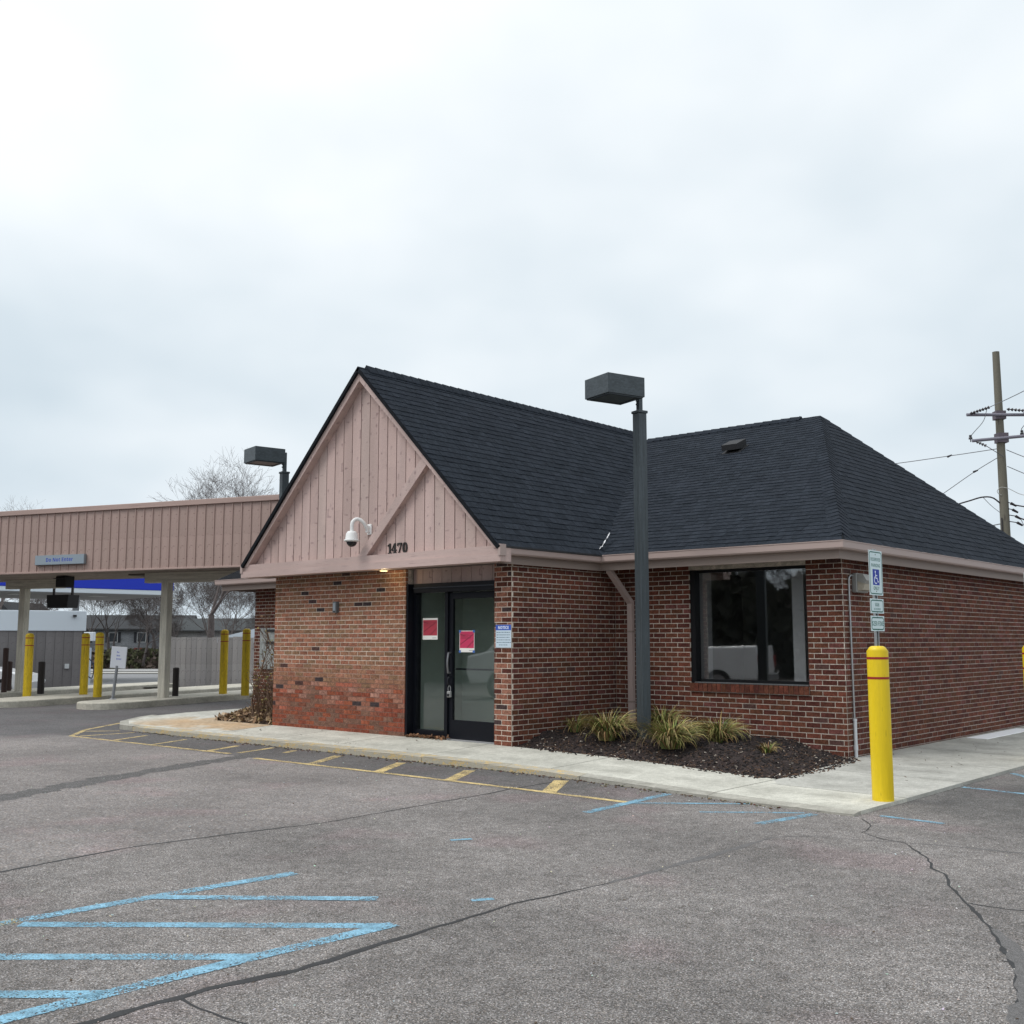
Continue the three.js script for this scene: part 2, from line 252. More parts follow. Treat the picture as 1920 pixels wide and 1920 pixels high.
{ // leaf crumbs and pale grit lying on the asphalt
  const g = new THREE.BoxGeometry(1, 0.25, 0.6), n = 1500, im = new THREE.InstancedMesh(g, M(0xffffff, 0.9), n), m = new THREE.Matrix4(), q = new THREE.Quaternion(), c = new THREE.Color();
  for (let i = 0; i < n; i++) { let x, z; const kerbside = i < 620; if (kerbside) { x = R(-10.8, 1.2); z = kerbZ(x) + 0.02 + Math.pow(rnd(), 2.5) * 0.16; } else { x = R(-9, 6.5); z = R(3.9, 12.4); }
    const s = kerbside ? R(0.008, 0.03) : R(0.004, 0.013); m.compose(V3(x, 0.004 + s * 0.1, z), q.setFromEuler(new THREE.Euler(R(-0.3, 0.3), R(0, 6), R(-0.3, 0.3))), V3(s, s, s)); im.setMatrixAt(i, m);
    const t = rnd(); if (kerbside) c.setRGB(...(t < 0.75 ? [R(0.05, 0.14), R(0.035, 0.08), R(0.02, 0.04)] : [0.3, 0.27, 0.2])); else c.setRGB(...(t < 0.7 ? [R(0.45, 0.7), R(0.45, 0.68), R(0.4, 0.64)] : [0.09, 0.06, 0.035])); im.setColorAt(i, c); }
  im.name = 'grit'; im.userData = { label: 'leaf crumbs and pale grit scattered over the asphalt', category: 'grit', kind: 'stuff' }; im.castShadow = im.receiveShadow = true; scene.add(im);
}
function kerbZ(x) { return x < -2.5 ? 3.54 : lerp(3.54, 3.93, sstep(-2.5, 1.85, x) ** 1); }
const walkY = (x, z = 3.4) => lerp(0.145 - 0.062 * sstep(2.2, 3.6, z), 0.035, sstep(-4.5, 1.7, x));
// ---- concrete walk: separate slabs
const concTex = (() => { const N = 1024, a = tileNoise(N, 256, 31), b = tileNoise(N, 48, 32), c = tileNoise(N, 8, 33), e = tileNoise(N, 500, 34); return dataTex(N, N, (i, j, o) => { const k = j * N + i; let v = 214 + (a[k] - 0.5) * 26 + (b[k] - 0.5) * 24 + (c[k] - 0.5) * 34 + (e[k] - 0.5) * 30; if (b[k] > 0.9 && a[k] > 0.62) v -= 34; o[0] = clamp(v, 0, 255); o[1] = clamp(v - 1, 0, 255); o[2] = clamp(v - 7, 0, 255); }); })();
const concBump = (() => { const N = 512, a = tileNoise(N, 256, 35); return dataTex(N, N, (i, j, o) => { o[0] = o[1] = o[2] = a[j * N + i] * 255; }, false); })();
const concs = [0.70, 0.645, 0.73, 0.67].map(v => M([v, v * 0.985, v * 0.92], 0.9, { map: concTex, bumpMap: concBump, bumpScale: 0.0012 }));
const walk = structure('sidewalk', 'pale concrete sidewalk slabs round the brick building with a worn yellow kerb edge', 'sidewalk');
const slab = (pts, mat, top = p => walkY(p[0], -p[1])) => part('slab', prism(plan(pts), top, () => -0.12, flat, 0.4), mat, walk);
const J = 0.009;
function frontSlab(x0, x1, k, in0 = 2.315, in1 = 2.315) { const o = []; for (let i = 0; i <= 6; i++) { const x = lerp(x0 + J, x1 - J, i / 6); o.push([x, kerbZ(x) - 0.145]); } slab([[x0 + J, in0], ...o, [x1 - J, in1]], concs[k]); }
frontSlab(-8.8, -7.3, 0); frontSlab(-7.3, -5.9, 2); frontSlab(-5.9, -4.0, 0); frontSlab(-4.0, -2.0, 3, 2.315, 2.28); frontSlab(-2.0, 0.3, 0, 2.28, 2.42);
slab([[0.3 + J, 2.42], [0.3 + J, kerbZ(0.3) - 0.145], [1.0, kerbZ(1) - 0.145], [1.84, 3.8], [1.84, 2.77 + J], [0.5, 2.77 + J], [0.3 + J, 2.5]], concs[2]);
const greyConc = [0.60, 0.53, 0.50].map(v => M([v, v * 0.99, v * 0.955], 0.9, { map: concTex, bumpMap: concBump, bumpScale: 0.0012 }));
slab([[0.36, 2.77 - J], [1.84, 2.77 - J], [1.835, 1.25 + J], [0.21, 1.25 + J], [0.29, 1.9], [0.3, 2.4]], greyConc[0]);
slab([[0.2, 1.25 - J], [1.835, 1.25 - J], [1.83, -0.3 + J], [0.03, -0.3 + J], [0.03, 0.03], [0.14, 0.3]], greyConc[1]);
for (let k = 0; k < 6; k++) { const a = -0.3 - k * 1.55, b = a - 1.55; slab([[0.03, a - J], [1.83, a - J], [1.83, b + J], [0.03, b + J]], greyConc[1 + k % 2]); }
const stainTex = (() => { const N = 512, a = tileNoise(N, 20, 41), b = tileNoise(N, 120, 42); return dataTex(N, N, (i, j, o) => { const k = j * N + i, x = -13.5 + i / N * 5, z = 5 - j / N * 5.2; const d = Math.abs((z - 2.62) - (x + 10.2) * -0.06) + (a[k] - 0.5) * 0.9; const s = sstep(0.85, 0.35, d) * sstep(-12.3, -10.9, x) * (0.65 + a[k] * 0.5), v = 206 + (b[k] - 0.5) * 34 + (a[k] - 0.5) * 22; o[0] = clamp(v - 4 * s, 0, 255); o[1] = clamp(v - 34 * s, 0, 255); o[2] = clamp(v - 62 * s - 6, 0, 255); }, true, false); })();
const stained = M([0.78, 0.765, 0.73], 0.9, { map: stainTex });
{ // rounded end of the walk, stained with rust-brown earth
  const pts = [[-8.8 - J, 2.33], [-10.45, 2.36], [-11.15, 1.7], [-11.7, 1.05], [-11.7, -1.0], [-12.9, -1.0], [-12.75, 0.4], [-12.55, 1.6], [-12.28, 2.6], [-11.98, 3.1], [-11.5, 3.36], [-11.0, 3.395], [-8.8 - J, 3.395]];
  const m = slab(pts, stained); const uv = m.geometry.attributes.uv, p = m.geometry.attributes.position;
  for (let i = 0; i < uv.count; i++) uv.setXY(i, (p.getX(i) + 13.5) / 5, (5 - p.getZ(i)) / 5.2);
}
// kerb stones along the front, yellow where the paint still holds
const kerbTex = (() => { const N = 512, a = tileNoise(N, 90, 51), b = tileNoise(N, 14, 52), c = tileNoise(N, 256, 53); return dataTex(N, N, (i, j, o) => { const k = j * N + i, on = a[k] * 0.6 + b[k] * 0.75 > 0.82, g = (c[k] - 0.5) * 40; if (on) { o[0] = 224 + g; o[1] = 199 + g; o[2] = 148 + g; } else { const v = 196 + g; o[0] = v; o[1] = v - 5; o[2] = v - 18; } for (let q = 0; q < 3; q++) o[q] = clamp(o[q], 0, 255); }); })();
const kerbYellow = M([0.72, 0.7, 0.66], 0.9, { map: kerbTex }), kerbPlain = M([0.5, 0.485, 0.45], 0.92, { map: concTex });
{
  const cuts = [-11.05, -9.6, -8.1, -6.75, -5.45, -4.0, -2.6, -1.45, 0.3, 1.84];
  for (let i = 0; i < cuts.length - 1; i++) {
    const o = [], q = []; for (let k = 0; k <= 5; k++) { const x = lerp(cuts[i] + 0.004, cuts[i + 1] - 0.004, k / 5), j = R(-0.008, 0.008); o.push([x, kerbZ(x) + j]); q.unshift([x, kerbZ(x) - 0.141]); }
    const g = prism(plan([...q, ...o]), p => Math.max(0.012, walkY(p[0], -p[1]) - (-p[1] > kerbZ(p[0]) - 0.05 ? 0.014 + R(0, 0.006) : 0.001)), () => -0.1, flat, 0.9);
    part('kerb', g, i < 7 ? kerbYellow : kerbPlain, walk);
  }
  const pts = [[-11.06, 3.4], [-11.5, 3.364], [-11.98, 3.104], [-12.28, 2.604], [-12.4, 2.3]], out = [[-12.54, 2.33], [-12.42, 2.66], [-12.09, 3.2], [-11.55, 3.5], [-11.06, 3.535]];
  part('kerb', prism(plan([...pts, ...out]), p => walkY(p[0], -p[1]) - 0.004, () => -0.1, flat, 0.9), kerbPlain, walk);
}

// ------------------------------------------------------------------ the brick building
const bank = thing('brick_building', 'one-storey brick building with charcoal shingle roof and a pinkish board gable over glass doors', 'building');
const brickTex = (() => { const N = 512, a = tileNoise(N, 200, 61), b = tileNoise(N, 40, 62), c = tileNoise(N, 12, 63); return dataTex(N, N, (i, j, o) => { const k = j * N + i; let v = 208 + (a[k] - 0.5) * 70 + (b[k] - 0.5) * 60 + (c[k] - 0.5) * 40; if (a[k] < 0.1) v -= 40; o[0] = clamp(v, 0, 255); o[1] = clamp(v - 2, 0, 255); o[2] = clamp(v - 4, 0, 255); }); })();
const PAL = {
  tan: [[0.442, 0.232, 0.148], [0.399, 0.211, 0.135], [0.47, 0.211, 0.135], [0.37, 0.218, 0.135], [0.513, 0.246, 0.166], [0.413, 0.183, 0.123]],
  red: [[0.354, 0.102, 0.063], [0.318, 0.121, 0.0801], [0.389, 0.121, 0.0687], [0.292, 0.158, 0.114]],
  mid: [[0.462, 0.224, 0.161], [0.42, 0.182, 0.126], [0.504, 0.168, 0.112], [0.532, 0.28, 0.217]],
  brown: [[0.18, 0.0664, 0.0464], [0.152, 0.0559, 0.0398], [0.2, 0.0768, 0.0498], [0.132, 0.0454, 0.0365], [0.169, 0.0699, 0.0431], [0.217, 0.0733, 0.0498]],
  dark: [[0.0982, 0.0645, 0.0655], [0.131, 0.0699, 0.0621], [0.0766, 0.0589, 0.0621], [0.218, 0.0827, 0.0725]],
};
const palMats = {}; for (const k in PAL) palMats[k] = PAL[k].map(c => DULL(c, 0.35, { map: brickTex }));
const brickList = [];
const unitBricks = []; for (let i = 0; i < 10; i++) { const g = new THREE.BoxGeometry(1, 1, 1), uv = g.attributes.uv, ox = rnd(), oy = rnd(); for (let k = 0; k < uv.count; k++) uv.setXY(k, ox + uv.getX(k) * 0.42, oy + uv.getY(k) * 0.13); unitBricks.push(g); }
const CH = 0.0677, BL = 0.2032, MJ = 0.0105, Y0 = 0.13 - 4 * CH;
// axis 'x': wall runs along x at z = plane, facing +z; axis 'z': runs along z at x = plane, facing side * x
function brickwork(wall, axis, plane, side, a, b, y0, y1, holes, pick, phase = 0, end = [0, 0]) {
  for (let k = Math.floor((y0 - Y0) / CH); k < 60; k++) {
    const yb = Y0 + k * CH + MJ / 2, yt = yb + CH - MJ; if (yt > y1 + 0.02) break; if (yt < y0) continue;
    let spans = [[a, b]]; const ym = (yb + yt) / 2;
    for (const h of holes) if (ym > h[2] && ym < h[3]) spans = spans.flatMap(([p, q]) => [[p, Math.min(q, h[0])], [Math.max(p, h[1]), q]].filter(s => s[1] - s[0] > 0.02));
    for (const [p, q] of spans) {
      let s = p - ((k % 2) ? BL / 2 : 0) - phase; while (s + BL < p + 0.03) s += BL;
      for (; s < q - 0.02; s += BL) {
        const l0 = Math.max(s, p) + (s > p + 0.03 ? MJ / 2 : 0), l1 = Math.min(s + BL, q) - (s + BL < q - 0.015 ? MJ / 2 : 0); if (l1 - l0 < 0.02) continue;
        const prd = R(-0.0012, 0.0016), c = (l0 + l1) / 2, [pal, idx] = pick(ym, c, k);
        const d = 0.045, jy = R(-0.0006, 0.0006);
        const o = axis === 'x' ? { p: [c, ym + jy, plane + prd - d / 2], s: [l1 - l0, yt - yb, d], n: [0, 1] } : { p: [plane + side * (prd - d / 2), ym + jy, c], s: [d, yt - yb, l1 - l0], n: [side, 0] };
        const dx = EYE.x - o.p[0], dz = EYE.z - o.p[2], r2 = dx * dx + dz * dz, cos = (dx * o.n[0] + dz * o.n[1]) / Math.sqrt(r2);
        o.size = cos > 0 ? (l1 - l0) * cos / r2 : 0; o.wall = wall; o.pal = pal; o.idx = idx; brickList.push(o);
      }
    }
  }
}
const mortarLight = M([0.96, 0.83, 0.70], 0.95, { map: grainTex }), mortarGrey = M([0.74, 0.66, 0.57], 0.95, { map: grainTex }), mortarRed = M([0.30, 0.17, 0.13], 0.95, { map: grainTex }), mortarDull = M([0.60, 0.52, 0.455], 0.95, { map: grainTex });
const REC = 0.0022, FZ = 2.33, XL = -8.8, XR = -3.57, DX0 = -5.64, DX1 = -3.88, TOPY = 2.56;
const any = a => Math.floor(rnd() * a.length);
const pickBrown = () => rnd() < 0.09 ? ['dark', any([1, 3, 3, 1]) ? 3 : 1] : ['brown', any(PAL.brown)];
// front wall left of the doors
const wallFront = part('wall', planarUv(bx(XL + REC, DX0 - 0.004, 1.1445, TOPY, FZ - 0.22, FZ - REC)), mortarLight, bank);
part('wall_middle', planarUv(bx(XL + REC, DX0 - 0.004, 0.942, 1.144, FZ - 0.22, FZ - REC)), M([0.66, 0.45, 0.36], 0.95, { map: grainTex }), bank);
part('wall_base', planarUv(bx(XL + REC, DX0 - 0.004, -0.05, 0.9415, FZ - 0.22, FZ - REC)), mortarRed, bank);
const mottle = (x, y) => fbm(x * 1.3 + 4, y * 2.2, 2);
brickwork(wallFront, 'x', FZ, 1, XL, DX0, 0.05, TOPY, [], (y, x, k) => {
  if (y > 0.5 && rnd() < (y < 1.15 ? 0.06 : 0.04)) return ['dark', any([0, 1, 2])];
  const t = y + mottle(x, y) * 0.25; if (t < 0.52) return ['red', any(PAL.red)]; if (t < 0.82) return [rnd() < 0.3 ? 'red' : 'mid', any(PAL.mid)]; return ['tan', any(PAL.tan)];
}, 0.03);
const wallPier = part('wall', planarUv(bx(DX1 + 0.004, XR - REC, -0.05, TOPY, FZ - 0.22, FZ - REC)), mortarLight, bank);
brickwork(wallPier, 'x', FZ, 1, DX1, XR - 0.003, 0.05, TOPY, [], y => y < 0.4 ? ['red', 1] : rnd() < 0.06 ? ['dark', 0] : rnd() < 0.5 ? ['mid', any([0, 1])] : ['brown', any(PAL.brown)], 0.07);
const wallSide = part('wall', planarUv(bx(XR - 0.22, XR - REC, -0.05, TOPY, -0.001, FZ - 0.221)), mortarGrey, bank);
part('wall_corner', planarUv(bx(XR - 0.2, XR - REC - 0.0005, -0.05, TOPY, FZ - 0.221, FZ - 0.05)), mortarGrey, bank);
brickwork(wallSide, 'z', XR, 1, 0.01, FZ - 0.013, 0.03, TOPY, [], pickBrown, 0.05);
// left flank of the entrance bay
part('wall', planarUv(bx(XL + REC, XL + 0.22, -0.05, TOPY, 0, FZ - 0.221)), mortarDull, bank);
// window wall
const WX0 = -2.28, WX1 = -0.5, WY0 = 0.93, WY1 = 2.5, ZW = 0;
const wallWin = part('wall', [bx(XR - 0.1, WX0 - 0.004, -0.1, TOPY, -0.22, -REC), bx(WX1 + 0.004, -REC, -0.1, TOPY, -0.22, -REC), bx(WX0 - 0.0035, WX1 + 0.0035, -0.1, WY0 - 0.12, -0.22, -REC), bx(WX0 - 0.0035, WX1 + 0.0035, WY1 + 0.0, TOPY, -0.22, -REC)].map(g => planarUv(g)), mortarGrey, bank);
brickwork(wallWin, 'x', ZW, 1, XR - 0.02, -0.003, -0.05, TOPY, [[WX0, WX1, WY0 - 0.13, 2.6]], pickBrown, 0.02);
for (let i = 0; i < 25; i++) { // rowlock sill, bricks on edge
  const w = (WX1 - WX0 + 0.02) / 25, x0 = WX0 - 0.01 + i * w; const g = bx(x0 + 0.004, x0 + w - 0.004, WY0 - 0.115, WY0 - 0.005, -0.12, 0.028 + R(-0.002, 0.002)); g.rotateX(0);
  part('sill_brick', planarUv(g, 2), palMats.brown[any(PAL.brown)], wallWin);
}
part('sill_mortar', bx(WX0 - 0.006, WX1 + 0.006, WY0 - 0.125, WY0 - 0.008, -0.2, 0.016), mortarDull, wallWin);
// right-hand wall
const ZB = -8.85;
const wallRight = part('wall', planarUv(bx(-0.22, -REC, -0.1, TOPY, ZB, -0.22)), mortarDull, bank);
part('wall_corner', planarUv(bx(-0.2, -REC - 0.0005, -0.1, TOPY, -0.22, -0.05)), mortarDull, bank);
brickwork(wallRight, 'z', 0, 1, ZB, -0.013, -0.03, TOPY, [], pickBrown, 0.04);
// wall of the far left wing, and the unseen back
const XW = -12.7;
const wallWing = part('wall', planarUv(bx(XW + REC, XL + 0.21, -0.1, TOPY, -0.22, -REC)), mortarGrey, bank);
brickwork(wallWing, 'x', ZW, 1, XW, XL - 1.4, 0, TOPY, [], pickBrown, 0.06);
part('back_wall', [bx(XW + REC, -REC - 0.22, -0.1, TOPY, ZB, ZB + 0.2), bx(XW + REC, XW + 0.2, -0.1, TOPY, ZB + 0.2, -0.22)].map(g => planarUv(g)), M([0.2, 0.1, 0.075], 0.9, { map: grainTex }), bank);
{ // the bricks themselves: the 300 that show largest one by one, the others joined
  brickList.sort((p, q) => q.size - p.size); const rest = [];
  brickList.forEach((o, i) => {
    const g = unitBricks[i % 10];
    if (i < 300) { const m = part('brick', g, palMats[o.pal][o.idx], o.wall); m.position.set(...o.p); m.scale.set(...o.s); }
    else { const h = g.clone(); h.scale(...o.s); h.translate(...o.p); rest.push(tint(h, mul(PAL[o.pal][o.idx], R(0.88, 1.12)))); }
  });
  const m = part('brickwork', rest, vcDull(0.35, { map: brickTex }), bank); m.userData.kind = 'stuff';
}
// ---- eaves: fascia, gutter, soffit
const taupe = M([0.40, 0.31, 0.285], 0.5), taupeShaded = M([0.26, 0.205, 0.18], 0.65), soffitMat = M([0.17, 0.13, 0.115], 0.85, { map: grainTex });  // fascia tone is the gutter taupe with downward-facing shade put into the colour
function sweep(path, prof) { // profile points [out, y] carried along a plan path with mitred corners; out is to the right of travel
  const n = path.length, nor = [];
  for (let i = 0; i < n - 1; i++) { const dx = path[i + 1][0] - path[i][0], dz = path[i + 1][1] - path[i][1], l = Math.hypot(dx, dz); nor.push([-dz / l, dx / l]); }
  const at = (i, o) => { const a = nor[Math.max(0, i - 1)], b = nor[Math.min(n - 2, i)], mx = a[0] + b[0], mz = a[1] + b[1], k = 2 / (mx * mx + mz * mz); return [path[i][0] + mx * k * o, path[i][1] + mz * k * o]; };
  const pos = [], tri = (...p) => p.forEach(q => pos.push(...q)), P = (i, j) => { const [o, y] = prof[j], q = at(i, o); return [q[0], y, q[1]]; }, m = prof.length;
  for (let i = 0; i < n - 1; i++) for (let j = 0; j < m; j++) { const k = (j + 1) % m; tri(P(i, j), P(i, k), P(i + 1, j)); tri(P(i + 1, j), P(i, k), P(i + 1, k)); }
  const capT = THREE.ShapeUtils.triangulateShape(prof.map(p => new THREE.Vector2(...p)), []);
  for (const t of capT) { tri(P(0, t[0]), P(0, t[2]), P(0, t[1])); tri(P(n - 1, t[0]), P(n - 1, t[1]), P(n - 1, t[2])); }
  const g = new THREE.BufferGeometry(); g.setAttribute('position', new THREE.Float32BufferAttribute(pos, 3)); g.computeVertexNormals(); return planarUv(g);
}
const GZ = 2.75, EH = 2.735, EL = -9.15, ER = -3.38, AX = -6.265, AY = 5.6;
const gutterProf = [[0, 2.632], [0.088, 2.632], [0.102, 2.65], [0.106, 2.722], [0.114, 2.728], [0.114, 2.738], [0.098, 2.738], [0.095, 2.71], [0.012, 2.70], [0, 2.735]].reverse();
const mainPath = [[0.19, -9.2], [0.19, 0.48], [ER - 0.11, 0.48], [ER - 0.11, 2.66]].reverse();
const gp = gutterProf, fp = [[-0.03, 2.52], [-0.03, 2.74], [0, 2.74], [0, 2.52]];
part('gutter', sweep(mainPath, gp), taupe, bank);
part('fascia', sweep(mainPath, fp), taupeShaded, bank);
const wingPath = [[EL + 0.11, 0.48], [-13.2, 0.48], [-13.2, -9.2]].reverse();
part('gutter', sweep(wingPath, gp), taupe, bank); part('fascia', sweep(wingPath, fp), taupeShaded, bank);
part('soffit', [bx(ER - 0.14, 0.16, 2.565, 2.585, -0.2, 0.45), bx(-0.2, 0.16, 2.565, 2.585, -9.2, -0.2), bx(XR - 0.2, ER - 0.14, 2.566, 2.586, -0.2, 2.6), bx(-13.17, EL + 0.1, 2.565, 2.585, -0.2, 0.45), bx(-13.17, XW + 0.2, 2.565, 2.585, -9.2, -0.2)], soffitMat, bank);
// ---- gable front
const gable = part('gable', (() => { const s = new THREE.Shape([[EL + 0.1, 2.66], [ER - 0.1, 2.66], [AX, AY - 0.16]].map(p => new THREE.Vector2(...p))); const g = new THREE.ExtrudeGeometry(s, { depth: 0.1, bevelEnabled: false }); g.translate(0, 0, 2.5); return g; })(), M([0.05, 0.035, 0.033], 0.9), bank);
const boardTex = (() => { const N = 512, a = tileNoise(N, 256, 71), b = tileNoise(N, 10, 72), c = tileNoise(N, 24, 73); return dataTex(N, N, (i, j, o) => { const k = j * N + i, s = b[((j >> 3) % N) * N + i]; let v = 214 + (a[k] - 0.5) * 24 + (s - 0.5) * 26; const kn = c[k] > 0.85 ? (c[k] - 0.85) * 330 : 0; o[0] = clamp(v - kn, 0, 255); o[1] = clamp(v - 3 - kn * 1.1, 0, 255); o[2] = clamp(v - 4 - kn, 0, 255); }); })();
const boardCols = [[0.72, 0.545, 0.505], [0.69, 0.525, 0.485], [0.75, 0.575, 0.535], [0.71, 0.56, 0.515], [0.67, 0.505, 0.465]];
const boardMats = boardCols.map(c => M(c, 0.75, { map: boardTex })), trimMat = M([0.72, 0.555, 0.515], 0.6, { map: boardTex });
const slope = (AY - EH) / (AX - EL), slopeR = (AY - EH) / (ER - AX);
{
  const tri = [[EL + 0.14, 2.7], [ER - 0.14, 2.7], [AX, AY - 0.17]];
  for (let i = 0, x = EL; x < ER; i++, x += 0.2) {
    const p = clipPoly([[x + 0.008, 2.7], [x + 0.192, 2.7], [x + 0.192, 6], [x + 0.008, 6]], tri); if (p.length < 3 || Math.abs(areaOf(p)) < 0.002) continue;
    const f = R(0, 0.002); part('siding_board', prism(p, () => 2.622 + f, () => 2.595, (u, v, h) => [u, v, h], 0.7, [rnd(), rnd()]), boardMats[any(boardMats)], gable);
  }
  const rake = (x0, x1, k) => { const w = 0.14, p = [[x0, EH - 0.02], [AX, AY - 0.07], [AX, AY - 0.07 - w], [x0 + (x1 > x0 ? 1 : -1) * w * 0.985, EH - 0.02]]; return prism(p, () => GZ - 0.002 * k, () => 2.6, (u, v, h) => [u, v, h], 0.7); };
  part('rake_board', rake(EL, AX, 0), trimMat, gable); part('rake_board', rake(ER, AX, 1), trimMat, gable);
  // sloping board that marks a second, smaller gable on the right
  part('sloping_trim', prism([[-6.3, 2.73], [-6.1, 2.73], [-4.80, 3.99], [-4.88, 4.11]], () => 2.712, () => 2.6, (u, v, h) => [u, v, h], 0.7), trimMat, gable);
  part('band_board', bx(EL + 0.02, ER - 0.0, 2.635, 2.745, 2.55, 2.738), trimMat, gable);
  part('band_board', bx(EL - 0.02, ER + 0.0, 2.535, 2.6345, 2.55, 2.762), trimMat, gable);
  part('gutter_end', bx(ER - 0.03, ER + 0.015, 2.61, 2.76, 2.665, 2.78), taupe, bank); part('gutter_end', bx(EL - 0.03, EL + 0.03, 2.61, 2.75, 2.62, 2.775), taupe, bank);
  part('soffit', bx(EL, ER - 0.14, 2.545, 2.562, FZ - 0.1, 2.6), soffitMat, bank);
}
// ---- roof
const shTex = (() => { const N = 512, a = tileNoise(N, 300, 81), b = tileNoise(N, 90, 82), c = tileNoise(N, 14, 83); return dataTex(N, N, (i, j, o) => { const k = j * N + i; let v = 190 + (a[k] - 0.5) * 120 + (b[k] - 0.5) * 50 + (c[k] - 0.5) * 40; o[0] = clamp(v, 0, 255); o[1] = clamp(v + 1, 0, 255); o[2] = clamp(v + 4, 0, 255); }); })();
const shCols = [[0.037, 0.046, 0.060], [0.033, 0.041, 0.054], [0.042, 0.051, 0.066], [0.039, 0.048, 0.062], [0.030, 0.038, 0.050]];
const shMats = shCols.map(c => DULL(c, 0.25, { map: shTex })), deckMat = DULL([0.022, 0.025, 0.03], 0.25, { map: shTex });
const RZ = -4.39, RY = 5.42, REX = -2.32, EZ = 0.57, EX = 0.29, BZ = -9.35, WXL = -13.3, RWX = -10.7, GB = -4.75;
const faces = {
  gableRight: [[ER, EH, 2.79], [ER, EH, EZ], [-6.08, 5.415, RZ], [AX, AY, RZ - 0.25], [AX, AY, 2.79]],
  gableLeft: [[EL, EH, EZ], [EL, EH, 2.79], [AX, AY, 2.79], [AX, AY, RZ - 0.25], [-6.45, 5.415, RZ]],
  front: [[ER, EH, EZ], [EX, EH, EZ], [REX, RY, RZ], [-6.08, RY, RZ]],
  right: [[EX, EH, EZ], [EX, EH, BZ], [REX, RY, RZ]],
  wing: [[WXL, EH, EZ], [EL, EH, EZ], [-6.45, RY, RZ], [RWX, RY, RZ]],
  wingEnd: [[WXL, EH, BZ], [WXL, EH, EZ], [RWX, RY, RZ]],
  back: [[EX, EH, BZ], [WXL, EH, BZ], [RWX, RY, RZ], [REX, RY, RZ]],
};
const basisOf = f => { const o = V3(...f[0]), u = V3(...f[1]).sub(o).normalize(), t = V3(...f[2]).sub(o), n = u.clone().cross(t).normalize(), v = n.clone().cross(u); return { o, u, v, n, map: (a, b, h) => { const p = o.clone().addScaledVector(u, a).addScaledVector(v, b).addScaledVector(n, h); return [p.x, p.y, p.z]; } }; };
const roof = part('roof', Object.values(faces).map(f => { const b = basisOf(f); const poly = f.map(p => { const d = V3(...p).sub(b.o); return [d.dot(b.u), d.dot(b.v)]; }); return prism(poly, () => 0, () => -0.055, b.map, 1); }), deckMat, bank);
const shingles = [];
for (const key of ['gableRight', 'front', 'right']) {
  const f = faces[key], b = basisOf(f), poly = f.map(p => { const d = V3(...p).sub(b.o); return [d.dot(b.u), d.dot(b.v)]; });
  const us = poly.map(p => p[0]), vs = poly.map(p => p[1]), u0 = Math.min(...us), u1 = Math.max(...us), v1 = Math.max(...vs), E = 0.13;
  for (let k = 0; k * E < v1; k++) for (let u = u0 - rnd() * 0.3; u < u1;) {
    const w = [0.11, 0.14, 0.17, 0.2, 0.24][Math.floor(rnd() * 5)], jog = rnd() < 0.62 ? 0 : R(0.005, 0.011);
    const p = clipPoly([[u + 0.001, k * E - jog], [u + w - 0.002, k * E - jog], [u + w - 0.002, (k + 1) * E + 0.012], [u + 0.001, (k + 1) * E + 0.012]], k === 0 ? poly.map(q => [q[0], q[1] < 0.01 ? -0.03 : q[1]]) : poly); u += w;
    if (p.length < 3 || Math.abs(areaOf(p)) < 0.0006) continue;
    const thick = jog ? R(0.010, 0.013) : R(0.008, 0.010), lift = R(0, 0.0012);
    const g = prism(p, q => lift + lerp(thick, 0.0022, clamp((q[1] - k * E) / E)), () => -0.004, b.map, 1.6, [rnd(), rnd()]);
    const c = V3(...b.map(p[0][0], p[0][1], 0)), d = EYE.clone().sub(c), r = d.length(); shingles.push({ g, size: Math.abs(areaOf(p)) * Math.max(0, d.dot(b.n)) / r / r / r, c: any(shCols) });
  }
}
shingles.sort((p, q) => q.size - p.size);
shingles.slice(0, 300).forEach(s => part('shingle', s.g, shMats[s.c], roof));
{ const m = part('shingle_field', shingles.slice(300).map(s => tint(s.g, mul(shCols[s.c], R(0.92, 1.08)))), vcDull(0.25, { map: shTex }), bank); m.userData.kind = 'stuff'; }
// ridge and hip caps
function caps(a, b, na, nb, step = 0.15, w = 0.15, lift = 0.02) { // na, nb: normals of the two faces that meet
  const A = V3(...a), B = V3(...b), d = B.clone().sub(A), L = d.length(); d.divideScalar(L); const e1 = na.clone().cross(d).normalize(), e2 = nb.clone().cross(d).normalize();
  if (e1.y > 0) e1.negate(); if (e2.y > 0) e2.negate();
  const up = na.clone().add(nb).normalize(), list = [];
  for (let s = 0; s < L - 0.02; s += step) {
    const s1 = Math.min(L, s + step + 0.03), P = (t, k, e, h) => { const q = A.clone().addScaledVector(d, t); if (e) q.addScaledVector(e, k); return q.addScaledVector(up, h); };
    const h0 = lift + 0.012, h1 = lift, pos = [], quad = (p, q, r_, t) => { for (const x of [p, q, r_, p, r_, t]) pos.push(x.x, x.y, x.z); };
    const c0 = P(s, 0, null, h0), c1 = P(s1, 0, null, h1);
    for (const [e, f] of [[e1, 1], [e2, 0]]) { const l0 = P(s, w, e, h0 * 0.6), l1 = P(s1, w, e, h1 * 0.6), b0 = P(s, w, e, -0.012), b1 = P(s1, w, e, -0.012), m0 = P(s, 0, null, -0.01); quad(c0, l0, l1, c1); quad(l0, b0, b1, l1); quad(c0, m0, b0, l0); }
    const g = new THREE.BufferGeometry(); g.setAttribute('position', new THREE.Float32BufferAttribute(pos, 3)); g.computeVertexNormals(); planarUv(g, 1.6); list.push(g);
  }
  return list;
}
const nrm = k => basisOf(faces[k]).n;
